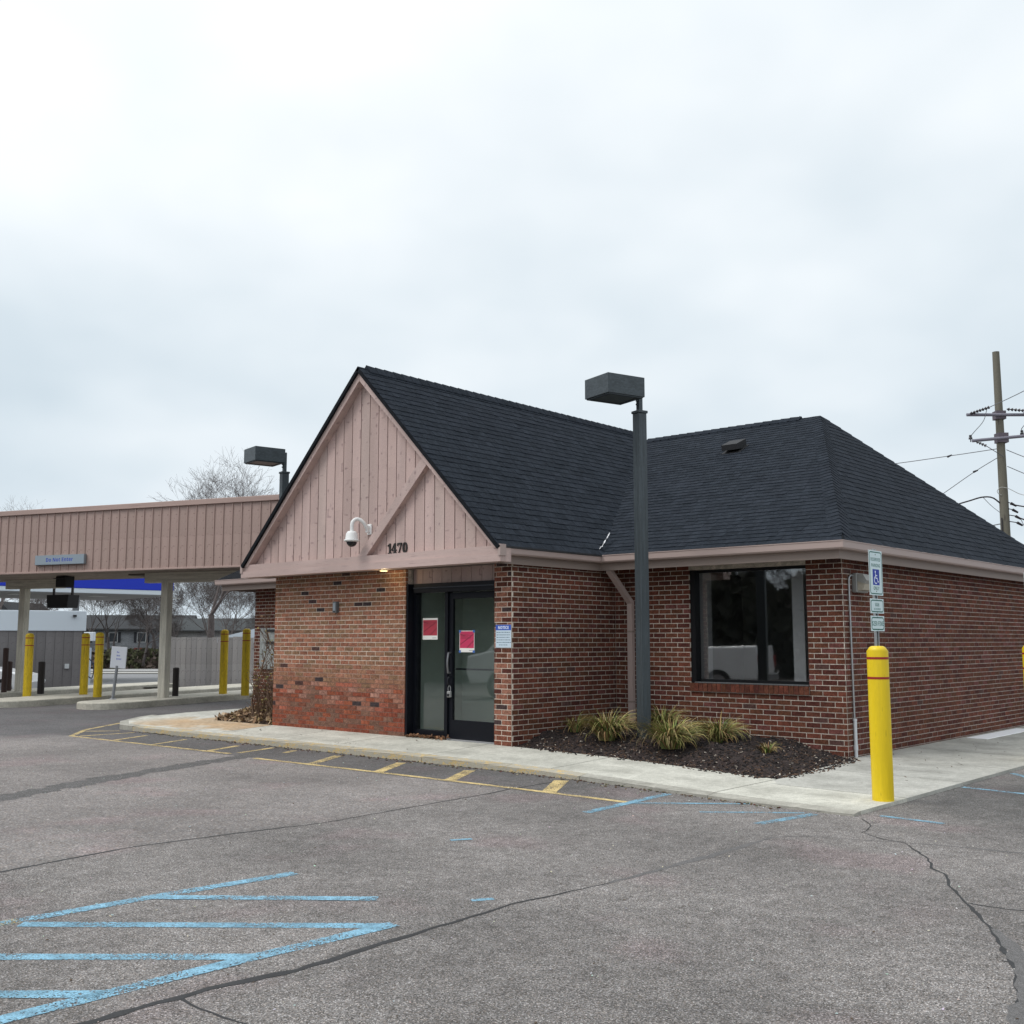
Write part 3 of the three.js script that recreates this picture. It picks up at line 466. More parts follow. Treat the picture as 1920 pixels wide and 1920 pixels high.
for (const g of caps([AX, AY, 2.62], [AX, AY, RZ], nrm('gableRight'), nrm('gableLeft'), 0.18, 0.14, 0.045)) part('ridge_cap', g, shMats[any(shMats)], roof);
for (const g of caps([-5.95, RY, RZ], [REX - 0.35, RY, RZ], nrm('front'), nrm('back'), 0.18, 0.14, 0.04)) part('ridge_cap', g, shMats[any(shMats)], roof);
for (const g of caps([lerp(EX, REX, 0.035), lerp(EH, RY, 0.035), lerp(EZ, RZ, 0.035)], [REX, RY, RZ], nrm('front'), nrm('right'), 0.136, 0.16, 0.008)) part('hip_cap', g, shMats[any(shMats)], roof);
for (const g of caps([EX, EH, BZ], [REX, RY, RZ], nrm('right'), nrm('back'), 0.25, 0.16, 0.008)) part('hip_cap', g, shMats[any(shMats)], roof);
part('drip_edge', sweep([[0.285, -9.2], [0.285, 0.565], [ER + 0.005, 0.565], [ER + 0.005, 2.78]].reverse(), [[-0.05, 2.70], [-0.05, 2.745], [0.006, 2.742], [0.006, 2.72]]), M([0.02, 0.021, 0.025], 0.6), bank);
{ // roof vent
  const v = new THREE.Group(); v.name = 'roof_vent'; bank.add(v); const b = basisOf(faces.front), q = b.map(-3.05 - ER, 0, 0);
  const p0 = V3(-3.33, 2.735 + (EZ + 3.2) * (RY - EH) / (EZ - RZ), -3.2); v.position.copy(p0); v.scale.set(0.8, 0.8, 0.8);
  part('vent_flange', (() => { const g = box(0.46, 0.012, 0.46, 0, 0.012, 0); g.rotateX(0.495); return g; })(), M([0.015, 0.015, 0.017], 0.8), v);
  part('vent_hood', (() => { const g = prism([[-0.2, -0.02], [0.28, -0.02], [0.28, 0.1], [-0.2, 0.17]], () => 0.19, () => -0.19, (a, h, w) => [w, h + 0.04, a * 0.85], 1); g.rotateX(0.22); return g; })(), M([0.012, 0.012, 0.014], 0.7), v);
}
{ // white scrap of flashing lodged in the valley
  const g = new THREE.PlaneGeometry(0.05, 0.42, 3, 14), p = g.attributes.position;
  for (let i = 0; i < p.count; i++) { const t = p.getY(i) / 0.42 + 0.5, w = p.getX(i) * (t < 0.25 ? 2.6 : t > 0.85 ? 1.5 : 0.55 + R(0, 0.5)); const foot = Math.max(0, 0.28 - t); p.setXYZ(i, -3.45 - t * 0.08 - foot * 0.35 + w * 0.75 + R(-0.006, 0.006), 2.775 + t * 0.30 + R(0.0, 0.03), 0.555 - t * 0.36 + w * 0.5); }
  g.computeVertexNormals();
  part('loose_flashing', g, M([0.7, 0.7, 0.72], 0.5, { side: THREE.DoubleSide }), bank);
}
// ---- downspout
{
  const d = part('downspout', (() => { const W = 0.085, D = 0.065, path = [[-3.36, 2.66, 0.43], [-3.36, 2.52, 0.43], [-3.26, 2.06, 0.055], [-3.26, 0.3, 0.055], [-3.2, 0.2, 0.14]], list = []; for (let i = 0; i < path.length - 1; i++) { const a = V3(...path[i]), b = V3(...path[i + 1]), l = a.distanceTo(b), g = new THREE.BoxGeometry(W, l + (i ? 0.03 : 0), D); const y = b.clone().sub(a).normalize(), x = V3(1, 0, 0).addScaledVector(y, -y.x).normalize(), z = x.clone().cross(y); g.applyMatrix4(new THREE.Matrix4().makeBasis(x, y, z)); g.translate((a.x + b.x) / 2 + i * 0.0004, (a.y + b.y) / 2, (a.z + b.z) / 2); list.push(g); } return list; })(), taupe, bank);
  for (const y of [1.63, 0.62]) part('downspout_strap', bx(-3.306, -3.214, y, y + 0.025, 0.0, 0.092), taupeShaded, d);
}
// ---- big window
const bronze = new THREE.MeshPhysicalMaterial({ color: new THREE.Color().setRGB(0.006, 0.0065, 0.008), roughness: 0.5, specularIntensity: 0.4 });
const glass = new THREE.MeshPhysicalMaterial({ color: 0xffffff, transmission: 1, thickness: 0, roughness: 0.02, ior: 1.9 });
const glassDoor = new THREE.MeshPhysicalMaterial({ color: new THREE.Color().setRGB(0.87, 0.905, 0.885), transmission: 1, thickness: 0, roughness: 0.02, ior: 1.75 });
{
  const w = new THREE.Group(); w.name = 'window'; bank.add(w); const z0 = -0.15, z1 = -0.09;
  part('frame', [bx(WX0 - 0.001, WX0 + 0.075, WY0, WY1, z0, -0.02), bx(WX1 - 0.03, WX1 + 0.001, WY0, WY1, z0, z1), bx(WX0 + 0.075, WX1 - 0.03, WY0 + 0.002, WY0 + 0.05, z0, z1), bx(WX0 + 0.075, WX1 - 0.03, WY1 - 0.04, WY1, z0, z1)], bronze, w);
  part('sill', rbx(WX0 + 0.076, WX1, WY0 - 0.004, WY0 + 0.012, -0.09, 0.03, 0.004), M([0.12, 0.125, 0.13], 0.45, { metalness: 0.4 }), w);
  part('pane', bx(WX0 + 0.07, WX1 - 0.025, WY0 + 0.045, WY1 - 0.035, -0.123, -0.119), glass, w);
}
// ---- entrance: boards over the door, black storefront, sidelight and door
const doorZ = 2.15;
{
  for (let i = 0, x = DX0 + 0.02; x < DX1 - 0.02; i++, x += 0.197) part('header_board', planarUv(bx(x, Math.min(x + 0.19, DX1 - 0.004), 2.33, 2.548, doorZ - 0.02, doorZ + 0.04)), boardMats[i % 5], bank);
  part('header_backing', bx(DX0 + 0.002, DX1 - 0.002, 2.325, 2.55, doorZ - 0.1, doorZ - 0.021), M([0.03, 0.025, 0.024], 0.9), bank);
  const f = new THREE.Group(); f.name = 'storefront'; bank.add(f); const black = new THREE.MeshPhysicalMaterial({ color: new THREE.Color().setRGB(0.005, 0.006, 0.010), roughness: 0.45, specularIntensity: 0.45 }), y0 = 0.135, a = -5.6, b = -3.9, m = -4.93, z0 = doorZ - 0.05, z1 = doorZ + 0.05;
  part('frame', [bx(DX0 + 0.003, a, y0, 2.33, z0, FZ - 0.012), bx(a, a + 0.055, y0, 2.33, z0, z1), bx(b - 0.045, DX1 - 0.003, y0, 2.33, z0, z1 + 0.03), bx(m - 0.03, m + 0.03, y0, 2.2, z0, z1), bx(a + 0.055, b - 0.045, 2.2, 2.33, z0, z1 + 0.06), bx(a + 0.055, m - 0.03, y0, y0 + 0.11, z0, z1)], black, f);
  part('frame_lip', bx(a + 0.055, b - 0.045, 2.26, 2.275, z1 + 0.06, z1 + 0.075), M([0.05, 0.055, 0.065], 0.3, { metalness: 0.5 }), f);
  part('sidelight_pane', bx(a + 0.05, m - 0.025, y0 + 0.105, 2.205, doorZ - 0.004, doorZ + 0.004), glassDoor, f);
  const d = new THREE.Group(); d.name = 'door'; bank.add(d); const c = m + 0.034, e = b - 0.049;
  part('stile', bx(c, c + 0.075, y0 + 0.012, 2.19, doorZ - 0.022, doorZ + 0.022), black, d); part('stile', bx(e - 0.06, e, y0 + 0.012, 2.19, doorZ - 0.022, doorZ + 0.022), black, d);
  part('top_rail', bx(c + 0.075, e - 0.06, 2.1, 2.19, doorZ - 0.022, doorZ + 0.022), black, d); part('bottom_rail', bx(c + 0.075, e - 0.06, y0 + 0.012, 0.41, doorZ - 0.022, doorZ + 0.022), black, d);
  part('pane', bx(c + 0.07, e - 0.055, 0.405, 2.105, doorZ - 0.004, doorZ + 0.004), glassDoor, d);
  part('push_bar', bx(c + 0.08, e - 0.065, 1.1, 1.125, doorZ - 0.07, doorZ - 0.03), black, d);
  const hx = c + 0.036; part('handle', [rod(V3(hx, 1.34, doorZ + 0.02), V3(hx, 1.34, doorZ + 0.07), 0.013), pipe([[hx, 1.34, doorZ + 0.07], [hx, 1.2, doorZ + 0.09], [hx, 1.06, doorZ + 0.075]], 0.016), rod(V3(hx, 1.06, doorZ + 0.02), V3(hx, 1.06, doorZ + 0.075), 0.013)], M([0.25, 0.25, 0.26], 0.35, { metalness: 0.8 }), d);
  part('handle_plate', bx(hx - 0.03, hx + 0.03, 0.86, 1.4, doorZ + 0.022, doorZ + 0.026), M([0.02, 0.022, 0.03], 0.3, { metalness: 0.6 }), d);
  part('pull', pipe([[hx, 1.02, doorZ + 0.026], [hx, 0.99, doorZ + 0.07], [hx, 0.91, doorZ + 0.07], [hx, 0.88, doorZ + 0.026]], 0.011), M([0.02, 0.022, 0.028], 0.35, { metalness: 0.5 }), d);
  part('threshold', bx(m + 0.01, b - 0.01, 0.12, 0.147, doorZ - 0.06, doorZ + 0.11), M([0.55, 0.55, 0.56], 0.5, { metalness: 0.6 }), f);
  part('hinge_stop', bx(e - 0.035, e - 0.02, 0.36, 0.368, doorZ + 0.022, doorZ + 0.03), M([0.6, 0.6, 0.6], 0.4), d);
}
{ // rooms behind the glass: closed, unlit
  const room = new THREE.Group(); room.name = 'interior'; bank.add(room); const wl = M([0.16, 0.165, 0.155], 0.95), fl = M([0.07, 0.068, 0.06], 0.95), ce = M([0.12, 0.12, 0.115], 0.95);
  part('floor', bx(XW + 0.21, -0.23, 0.02, 0.1, ZB + 0.21, -0.221), fl, room); part('floor', bx(XL + 0.23, XR - 0.23, 0.02, 0.1, -0.221, FZ - 0.23), fl, room);
  part('ceiling', [bx(XW + 0.21, -0.23, 2.6, 2.64, ZB + 0.21, -0.221), bx(XL + 0.23, XR - 0.23, 2.6, 2.64, -0.22, FZ + 0.1)], ce, room);
  part('partition', [bx(-3.6, -3.5, 0.1, 2.6, -3.6, -0.23), bx(-3.6, -0.23, 0.1, 2.6, -3.7, -3.6), bx(-7.6, -7.5, 0.1, 2.6, -2.2, 2.0), bx(-7.5, -3.82, 0.1, 2.6, -2.3, -2.2)], wl, room);
  part('vestibule_wall', [bx(-7.5, -3.82, 0.1, 2.6, 1.0, 1.06), bx(-5.78, -5.72, 0.1, 2.6, 1.06, 2.09)], M([0.52, 0.555, 0.535], 0.9), room); part('vestibule_floor', bx(-7.4, -3.84, 0.1, 0.112, 1.07, 2.09), M([0.5, 0.52, 0.49], 0.9), room);
  part('window_return', [bx(-2.50, -2.30, 0.1, 2.6, -0.62, -0.4), bx(-0.86, -0.69, 0.1, 2.6, -0.5, -0.3)], M([0.3, 0.31, 0.32], 0.9), room);
}

// ------------------------------------------------------------------ fixtures on the building
const steel = M([0.36, 0.37, 0.38], 0.45, { metalness: 0.7 }), white = M([0.75, 0.75, 0.74], 0.5), blackM = M([0.015, 0.015, 0.017], 0.5);
const serif = await new FontLoader().loadAsync('fonts/droid/droid_serif_bold.typeface.json');
{
  const n = new THREE.Group(); n.name = 'house_number'; bank.add(n); let x = -5.72;
  for (const ch of '1470') { const g = new TextGeometry(ch, { font: serif, size: 0.145, depth: 0.014, curveSegments: 5 }); g.computeBoundingBox(); part('numeral', g, M([0.02, 0.018, 0.017], 0.5), n, [x, 2.76 + (ch === '1' ? 0 : 0), 2.624]); x += ch === '1' ? 0.094 : 0.115; }
}
{ // dome camera on a gooseneck
  const c = thing('security_camera', 'white dome security camera hanging from a curved arm on the gable boards', 'camera', [-6.17, 0, 2.62]);
  part('wall_plate', [rbx(0.02, 0.11, 3.06, 3.22, 0, 0.03, 0.01), rbx(0.045, 0.085, 3.09, 3.19, 0.02, 0.08)], white, c);
  part('arm', pipe([[0.065, 3.14, 0.06], [0.05, 3.24, 0.13], [0.0, 3.285, 0.2], [-0.03, 3.24, 0.26], [-0.03, 3.1, 0.275]], 0.028, 10), white, c);
  part('housing', (() => { const g = new THREE.LatheGeometry([[0.03, 0.16], [0.06, 0.155], [0.085, 0.12], [0.095, 0.04], [0.112, 0.03], [0.112, 0.01], [0.09, 0.0]].map(p => new THREE.Vector2(...p)), 24); g.translate(-0.03, 2.945, 0.275); return g; })(), white, c);
  part('dome', (() => { const g = new THREE.SphereGeometry(0.078, 20, 10, 0, Math.PI * 2, Math.PI / 2, Math.PI / 2); g.translate(-0.03, 2.948, 0.275); return g; })(), M([0.012, 0.013, 0.018], 0.1), c);
}
{ // small lit lamp in the soffit by the doors
  const l = thing('soffit_light', 'small lit recessed light under the gable edge left of the doors', 'lamp', [-5.82, 2.545, 2.6]);
  part('trim_ring', cyl(0.07, 0.075, -0.025, 0.0), M([0.4, 0.36, 0.32], 0.5), l); part('lens', cyl(0.05, 0.055, -0.033, -0.026), new THREE.MeshStandardMaterial({ color: 0x332a18, emissive: new THREE.Color(1, 0.72, 0.32), emissiveIntensity: 3 }), l);
  const p = new THREE.PointLight(new THREE.Color(1, 0.75, 0.4), 0.14, 0, 2); p.position.set(0, -0.06, 0); p.castShadow = true; p.shadow.radius = 2; l.add(p);
}
{ const b = thing('intercom_box', 'small grey box on the brick wall left of the doors', 'box', [-7.24, 1.94, FZ]); part('case', rbx(0, 0.085, 0, 0.17, -0.005, 0.06), M([0.16, 0.18, 0.2], 0.4, { metalness: 0.5 }), b); part('face', rbx(0.012, 0.07, 0.03, 0.15, 0.055, 0.066), M([0.38, 0.42, 0.46], 0.4, { metalness: 0.5 }), b); part('button', bx(0.03, 0.055, 0.012, 0.025, 0.058, 0.066), blackM, b); }
const printed = (t, extra = {}) => new THREE.MeshStandardMaterial({ map: t, roughness: 0.6, ...extra });
function sign(parent, name, w, h, tex, back, pos, turn = 0) { const g = part(name, new RoundedBoxGeometry(w, h, 0.004, 2, 0.0019), back, parent, pos, turn); const f = new THREE.PlaneGeometry(w * 0.985, h * 0.985); f.translate(0, 0, 0.0032); part('print', f, printed(tex), g); return g; }
{
  const s = thing('notice_sign', 'white wall sign headed NOTICE in blue beside the glass door', 'sign', [-3.71, 1.57, FZ + 0.004]);
  const t = canvasTex(256, 280, (g, w, h) => { g.fillStyle = '#c3d3df'; g.fillRect(0, 0, w, h); g.fillStyle = '#2f55b5'; g.fillRect(0, 0, w, 66); g.fillStyle = '#eef3fb'; g.font = 'bold 50px sans-serif'; g.textAlign = 'center'; g.fillText('NOTICE', w / 2, 51); const r = mulberry(5); g.fillStyle = '#5d7589'; for (let l = 0; l < 6; l++) { let x = 14 + (l === 5 ? 40 : 0); const y = 88 + l * 31; while (x < w - 24 - (l === 5 ? 40 : 0)) { const ww = 8 + r() * 26; g.fillRect(x, y, ww, 9); x += ww + 7; } } });
  sign(s, 'plate', 0.28, 0.305, t, M([0.6, 0.62, 0.64], 0.4), [0, 0, 0]);
}
{
  const paper = (bottom) => canvasTex(200, 260, (g, w, h) => { g.fillStyle = '#eceae6'; g.fillRect(0, 0, w, h); g.fillStyle = bottom ? '#c9355f' : '#b23a4c'; g.fillRect(4, bottom ? 6 : 22, w - 8, bottom ? 206 : 190); g.strokeStyle = '#5b1724'; g.lineWidth = 7; g.beginPath(); g.moveTo(8, 170); g.lineTo(w - 14, 44); g.moveTo(100, 208); g.lineTo(w - 8, 120); g.moveTo(4, 44); g.lineTo(70, 62); g.stroke(); g.fillStyle = '#7a2636'; const r = mulberry(9); for (let l = 0; l < 5; l++) g.fillRect(20, 40 + l * 13, 90 + r() * 60, 4); g.fillStyle = '#9a9a9a'; g.fillRect(130, 238, 52, 7); });
  const p1 = thing('taped_notice', 'faded red printed notice taped on the sidelight glass left of the door', 'notice', [-5.30, 1.68, doorZ + 0.0062]); sign(p1, 'sheet', 0.31, 0.31, paper(false), white, [0, 0, 0]).scale.z = 0.5;
  const p2 = thing('taped_notice', 'bright pink red printed notice taped to the door glass with blue tape', 'notice', [-4.56, 1.5, doorZ + 0.0062]); sign(p2, 'sheet', 0.29, 0.3, paper(true), white, [0, 0, 0]).scale.z = 0.5;
  for (const [x, y] of [[-0.135, 0.14], [0.135, 0.14], [-0.135, -0.14], [0.135, -0.14]]) part('tape', bx(x - 0.02, x + 0.02, y - 0.018, y + 0.018, 0.0025, 0.0036), M([0.05, 0.14, 0.42], 0.5), p2);
}
{ const k = thing('padlock', 'steel combination lock box hanging at the door handle', 'lock', [-4.862, 0.72, doorZ + 0.045]); part('body', rbx(-0.034, 0.034, 0, 0.085, -0.018, 0.02, 0.008), M([0.5, 0.5, 0.5], 0.35, { metalness: 0.7 }), k); part('dial_panel', bx(-0.024, 0.024, 0.012, 0.05, 0.0195, 0.022), blackM, k); part('shackle', pipe([[-0.022, 0.08, 0], [-0.022, 0.14, 0], [0, 0.165, 0], [0.022, 0.14, 0], [0.022, 0.08, 0]], 0.006), steel, k); }
{ // flood light on the right-hand wall with its conduit
  const f = thing('wall_flood_light', 'grey wall flood light and its metal conduit at the brick corner', 'wall light');
  part('back_box', rbx(0.0, 0.07, 2.13, 2.38, -0.62, -0.27, 0.012), M([0.3, 0.3, 0.29], 0.5, { metalness: 0.4 }), f);
  part('hood', prism([[0.06, 2.37], [0.06, 2.28], [0.17, 2.24], [0.2, 2.28], [0.15, 2.36]], () => -0.28, () => -0.61, (u, v, h) => [u, v, h]), M([0.34, 0.34, 0.325], 0.5, { metalness: 0.4 }), f);
  part('lens', prism([[0.065, 2.279], [0.065, 2.15], [0.14, 2.16], [0.168, 2.239]], () => -0.29, () => -0.6, (u, v, h) => [u, v, h]), M([0.42, 0.38, 0.31], 0.25), f);
  part('conduit', pipe([[0.02, 2.345, -0.28], [0.02, 2.345, -0.19], [0.02, 2.31, -0.15], [0.02, 2.2, -0.145], [0.02, 1.2, -0.155], [0.02, 0.5, -0.165]], 0.0125, 8, 40), M([0.42, 0.43, 0.44], 0.4, { metalness: 0.7 }), f);
  part('conduit_sleeve', [cyl(0.022, 0.022, 0.05, 0.52, 0.025, -0.165, 12), cyl(0.027, 0.027, 0.14, 0.2, 0.025, -0.165, 12), cyl(0.026, 0.026, 0.5, 0.53, 0.025, -0.165, 12)], M([0.6, 0.62, 0.64], 0.5), f);
}
{ const b = thing('white_board', 'flat white board lying on the concrete against the long brick wall', 'board', [0.25, 0.036, -5.0], 0.0); part('sheet', rbx(-0.14, 0.16, 0.004, 0.022, -1.2, 1.15, 0.004), M([0.9, 0.91, 0.93], 0.6), b); }
{ const w = thing('wall_panel', 'pale grey panel with two dark bars on the wing wall behind the dry shrub', 'panel', [-12.05, 0.94, ZW + 0.002]); part('board', rbx(-0.42, 0.42, 0, 0.82, 0, 0.03), M([0.42, 0.44, 0.43], 0.7, { map: grainTex }), w); for (const y of [0.74, 0.5]) part('bar', bx(-0.2, 0.4, y, y + 0.05, 0.03, 0.045), blackM, w); }

// ------------------------------------------------------------------ planting beds
const bed = structure('planting_bed', 'dark mulch bed mounded against the brick walls by the lamp post', 'planting bed');
const bedOutline = [[-3.55, 2.3], [-2.4, 2.275], [-1.2, 2.29], [-0.4, 2.4], [0.1, 2.44], [0.27, 2.3], [0.29, 1.8], [0.26, 1.2], [0.2, 0.7], [0.12, 0.25], [0.02, 0.03]];
function inPoly(p, poly) { let c = false; for (let i = 0, j = poly.length - 1; i < poly.length; j = i++) if ((poly[i][1] > p[1]) !== (poly[j][1] > p[1]) && p[0] < (poly[j][0] - poly[i][0]) * (p[1] - poly[i][1]) / (poly[j][1] - poly[i][1]) + poly[i][0]) c = !c; return c; }
function edgeDist(p, pts) { let d = 9; for (let i = 0; i < pts.length - 1; i++) { const [ax, az] = pts[i], [bx_, bz] = pts[i + 1], t = clamp(((p[0] - ax) * (bx_ - ax) + (p[1] - az) * (bz - az)) / ((bx_ - ax) ** 2 + (bz - az) ** 2)); d = Math.min(d, Math.hypot(p[0] - ax - t * (bx_ - ax), p[1] - az - t * (bz - az))); } return d; }
const bedPoly = [...bedOutline, [0.0, -0.01], [-3.6, -0.01], [-3.6, 2.3]];
const bedY = (x, z) => { const d = edgeDist([x, z], bedOutline); return walkY(x, 2.2) - 0.012 + 0.17 * sstep(0, 0.9, d) + (fbm(x * 2.3, z * 2.3, 3) * 0.06 + fbm(x * 9, z * 9, 2) * 0.02) * sstep(0, 0.3, d) + 0.05 * sstep(1.2, 2.2, d); };
const mulchTex = (() => { const N = 512, a = tileNoise(N, 70, 91), b = tileNoise(N, 150, 92), c = tileNoise(N, 24, 93); return dataTex(N, N, (i, j, o) => { const k = j * N + i; let v = 30 + a[k] * 62 + (b[k] - 0.5) * 60 + (c[k] - 0.5) * 20; o[0] = clamp(v + 9, 0, 255); o[1] = clamp(v, 0, 255); o[2] = clamp(v - 3, 0, 255); }); })();
function patch(poly, y, x0, x1, z0, z1, st) {
  const pos = [], uv = [], idx = [], nx = Math.round((x1 - x0) / st), nz = Math.round((z1 - z0) / st);
  for (let j = 0; j <= nz; j++) for (let i = 0; i <= nx; i++) { const x = lerp(x0, x1, i / nx), z = lerp(z0, z1, j / nz); pos.push(x, inPoly([x, z], poly) ? y(x, z) : -0.1, z); uv.push(x * 1.4, z * 1.4); }
  for (let j = 0; j < nz; j++) for (let i = 0; i < nx; i++) { const a = j * (nx + 1) + i, q = [a, a + nx + 1, a + 1, a + nx + 2]; if (q.every(k => pos[k * 3 + 1] <= -0.1)) continue; idx.push(q[0], q[1], q[2], q[2], q[1], q[3]); }
  const g = new THREE.BufferGeometry(); g.setAttribute('position', new THREE.Float32BufferAttribute(pos, 3)); g.setAttribute('uv', new THREE.Float32BufferAttribute(uv, 2)); g.setIndex(idx); g.computeVertexNormals(); return g;
}
part('mulch', patch(bedPoly, bedY, -3.6, 0.32, -0.02, 2.48, 0.04), M([0.4, 0.33, 0.32], 1, { map: mulchTex }), bed);
const leafBed = [[-10.45, 2.34], [-8.78, 2.31], [-8.78, 0], [-11.7, -0.05], [-11.68, 1.05], [-11.13, 1.7]];
const leafY = (x, z) => 0.13 + 0.13 * sstep(0, 0.7, edgeDist([x, z], [[-8.8, 2.32], [-10.45, 2.34], [-11.13, 1.7], [-11.68, 1.05]])) + fbm(x * 4, z * 4, 2) * 0.03;
part('soil', patch(leafBed, leafY, -11.75, -8.76, -0.06, 2.36, 0.05), M([0.8, 0.6, 0.45], 1, { map: mulchTex }), bed);
function scatter(name, label, cat, n, geo, place, mat = M(0xffffff, 0.95)) {
  const im = new THREE.InstancedMesh(geo, mat, n), m = new THREE.Matrix4(), q = new THREE.Quaternion(), c = new THREE.Color();
  for (let i = 0; i < n; i++) { const o = place(i); q.setFromEuler(new THREE.Euler(...o.r)); m.compose(V3(...o.p), q, V3(...o.s)); im.setMatrixAt(i, m); c.setRGB(...o.c); im.setColorAt(i, c); }
  im.name = name; im.userData = { label, category: cat, kind: 'stuff' }; im.castShadow = im.receiveShadow = true; scene.add(im); return im;
}
scatter('mulch_chips', 'dark wood chips with pale splinters covering the planting bed', 'mulch', 9000, new THREE.BoxGeometry(1, 0.35, 0.3), i => {
  let x, z; do { x = R(-3.55, 0.28); z = R(0.0, 2.42); } while (!inPoly([x, z], bedPoly)); const spill = i < 380; if (spill) { const k = Math.floor(rnd() * (bedOutline.length - 1)), t = rnd(), p = bedOutline[k], q = bedOutline[k + 1], off = Math.pow(rnd(), 2) * 0.13; x = lerp(p[0], q[0], t) + (k > 4 ? off : 0); z = lerp(p[1], q[1], t) + (k > 4 ? 0 : off); } const edge = edgeDist([x, z], bedOutline);
  const s = R(0.014, 0.05), pale = rnd() < 0.015 + 0.05 * sstep(0.9, 0.1, edge), t = rnd(), k = R(0.5, 1.5);
  return { p: [x, (spill ? walkY(x, z) + 0.002 : bedY(x, z)) + 0.004, z], r: [R(-0.5, 0.5), R(0, 6.28), R(-0.5, 0.5)], s: pale ? [s * 0.8, s * 0.6, s * 0.8] : [s, s * 0.7, s * 0.7], c: pale ? mul([0.46, 0.4, 0.34], R(0.6, 1.3)) : t < 0.62 + 0.3 * sstep(0.2, 1.2, edge) ? mul([0.02, 0.016, 0.016], k) : mul([0.10, 0.06, 0.04], k) };
});
const leafGeo = (() => { const g = new THREE.PlaneGeometry(1, 0.6, 3, 1), p = g.attributes.position; for (let i = 0; i < p.count; i++) { const x = p.getX(i); p.setZ(i, 0.35 * x * x); p.setY(i, p.getY(i) * (1 - 1.5 * x * x)); } g.computeVertexNormals(); g.rotateX(-Math.PI / 2); return g; })();
const leafMat = M(0xffffff, 0.9, { side: THREE.DoubleSide });
scatter('leaf_litter', 'drift of dry tan leaves at the left foot of the entrance wall', 'leaves', 1900, leafGeo, () => { let x, z; do { x = R(-11.0, -8.78); z = R(0.2, 2.33); } while (!inPoly([x, z], leafBed)); const s = R(0.045, 0.11); return { p: [x, leafY(x, z) + R(0.005, 0.07), z], r: [R(-1.1, 1.1), R(0, 6), R(-1.1, 1.1)], s: [s, s, s], c: mul([[0.32, 0.2, 0.11], [0.2, 0.12, 0.065], [0.42, 0.3, 0.19], [0.26, 0.18, 0.08]][any([0, 0, 0, 0])], R(0.5, 1.15)) }; }, leafMat);
scatter('doorway_leaves', 'small drift of brown leaves on the walk at the door jamb', 'leaves', 150, leafGeo, () => { const x = -5.55 + Math.pow(rnd(), 1.4) * 0.75, s = R(0.025, 0.06); return { p: [x, 0.15 + R(0, 0.035), 2.25 + R(0, 0.14)], r: [R(-0.8, 0.8), R(0, 6), R(-0.8, 0.8)], s: [s, s, s], c: mul([0.2, 0.1, 0.05], R(0.5, 1.4)) }; }, leafMat);
scatter('walk_litter', 'a few dry twigs and leaf bits lying on the concrete walk', 'litter', 70, leafGeo, i => { const r = i < 45, x = r ? R(0.1, 1.4) : R(-9, -4.5), z = r ? R(-4, 2.4) : R(2.4, 3.3), s = R(0.015, 0.05); return { p: [x, walkY(x, z) + 0.006, z], r: [R(-0.3, 0.3), R(0, 6), R(-0.3, 0.3)], s: [s, s, s * 0.6], c: mul([0.09, 0.06, 0.04], R(0.5, 1.6)) }; }, leafMat);
// ---- clumps of arching grass
const bladeMat = vcM(0.75, { side: THREE.DoubleSide });
function grassClump(label, x, z, h, spread, n, dry = 0.4) {
  const pos = [], col = [], idx = [], S = 7;
  for (let b = 0; b < n; b++) {
    const a = R(0, Math.PI * 2), lean = Math.pow(rnd(), 0.45), cx = Math.cos(a), cz = Math.sin(a), r0 = Math.sqrt(rnd()) * 0.26 * spread, L = h * R(0.75, 1.75) * (0.75 + 0.5 * lean), w = R(0.003, 0.0075), bend = R(-0.9, 0.9), curl = R(0.9, 2.1) * (0.35 + lean);
    const isDry = rnd() < dry + 0.45 * (lean - 0.55), base = isDry ? [[0.40, 0.27, 0.10], [0.26, 0.14, 0.06], [0.50, 0.38, 0.18]][any([0, 0, 0])] : [[0.16, 0.25, 0.05], [0.27, 0.32, 0.07], [0.10, 0.19, 0.04], [0.40, 0.38, 0.11]][any([0, 0, 0, 0])], k = R(0.4, 1.05), v0 = pos.length / 3;
    let rr = r0, y = 0, ang = Math.PI / 2 - lean * R(0.25, 0.75), side = 0, px0 = 0;
    for (let s = 0; s <= S; s++) {
      const t = s / S, ww = w * (1 - t * t * 0.94) * (0.7 + 0.6 * Math.min(1, t * 3)), sx = cx * rr - cz * side, sz = cz * rr + cx * side;
      pos.push(sx - cz * ww, Math.max(0.004, y), sz + cx * ww, sx + cz * ww, Math.max(0.004, y) + ww * 0.6, sz - cx * ww); const tip = isDry ? base : lerp3(base, [0.42, 0.33, 0.11], clamp(t * 2 - 1.1)); for (let q = 0; q < 2; q++) col.push(tip[0] * k, tip[1] * k, tip[2] * k);
      if (s) { const o = v0 + (s - 1) * 2; idx.push(o, o + 2, o + 1, o + 1, o + 2, o + 3); }
      rr += Math.cos(ang) * L / S; y += Math.sin(ang) * L / S; side += bend * t * L / S * 0.5; ang -= curl * (0.25 + t) * 1.9 / S;
    }
  }
  const g = new THREE.BufferGeometry(); g.setAttribute('position', new THREE.Float32BufferAttribute(pos, 3)); g.setAttribute('color', new THREE.Float32BufferAttribute(col, 3)); g.setIndex(idx); g.computeVertexNormals();
  const t = thing('grass_clump', label, 'plant', [x, bedY(x, z) - 0.015, z], R(0, 6), 'grass clumps in the mulch bed'); part('blades', g, bladeMat, t); return t;
}
grassClump('large grass clump with dry tan outer blades left of the lamp post', -2.5, 1.68, 0.31, 0.42, 560, 0.4);
grassClump('largest green grass clump in front of the lamp post', -1.5, 1.72, 0.31, 0.45, 620, 0.3);
grassClump('grass clump under the big window sill, right of the others', -1.3, 0.92, 0.28, 0.38, 460, 0.36);
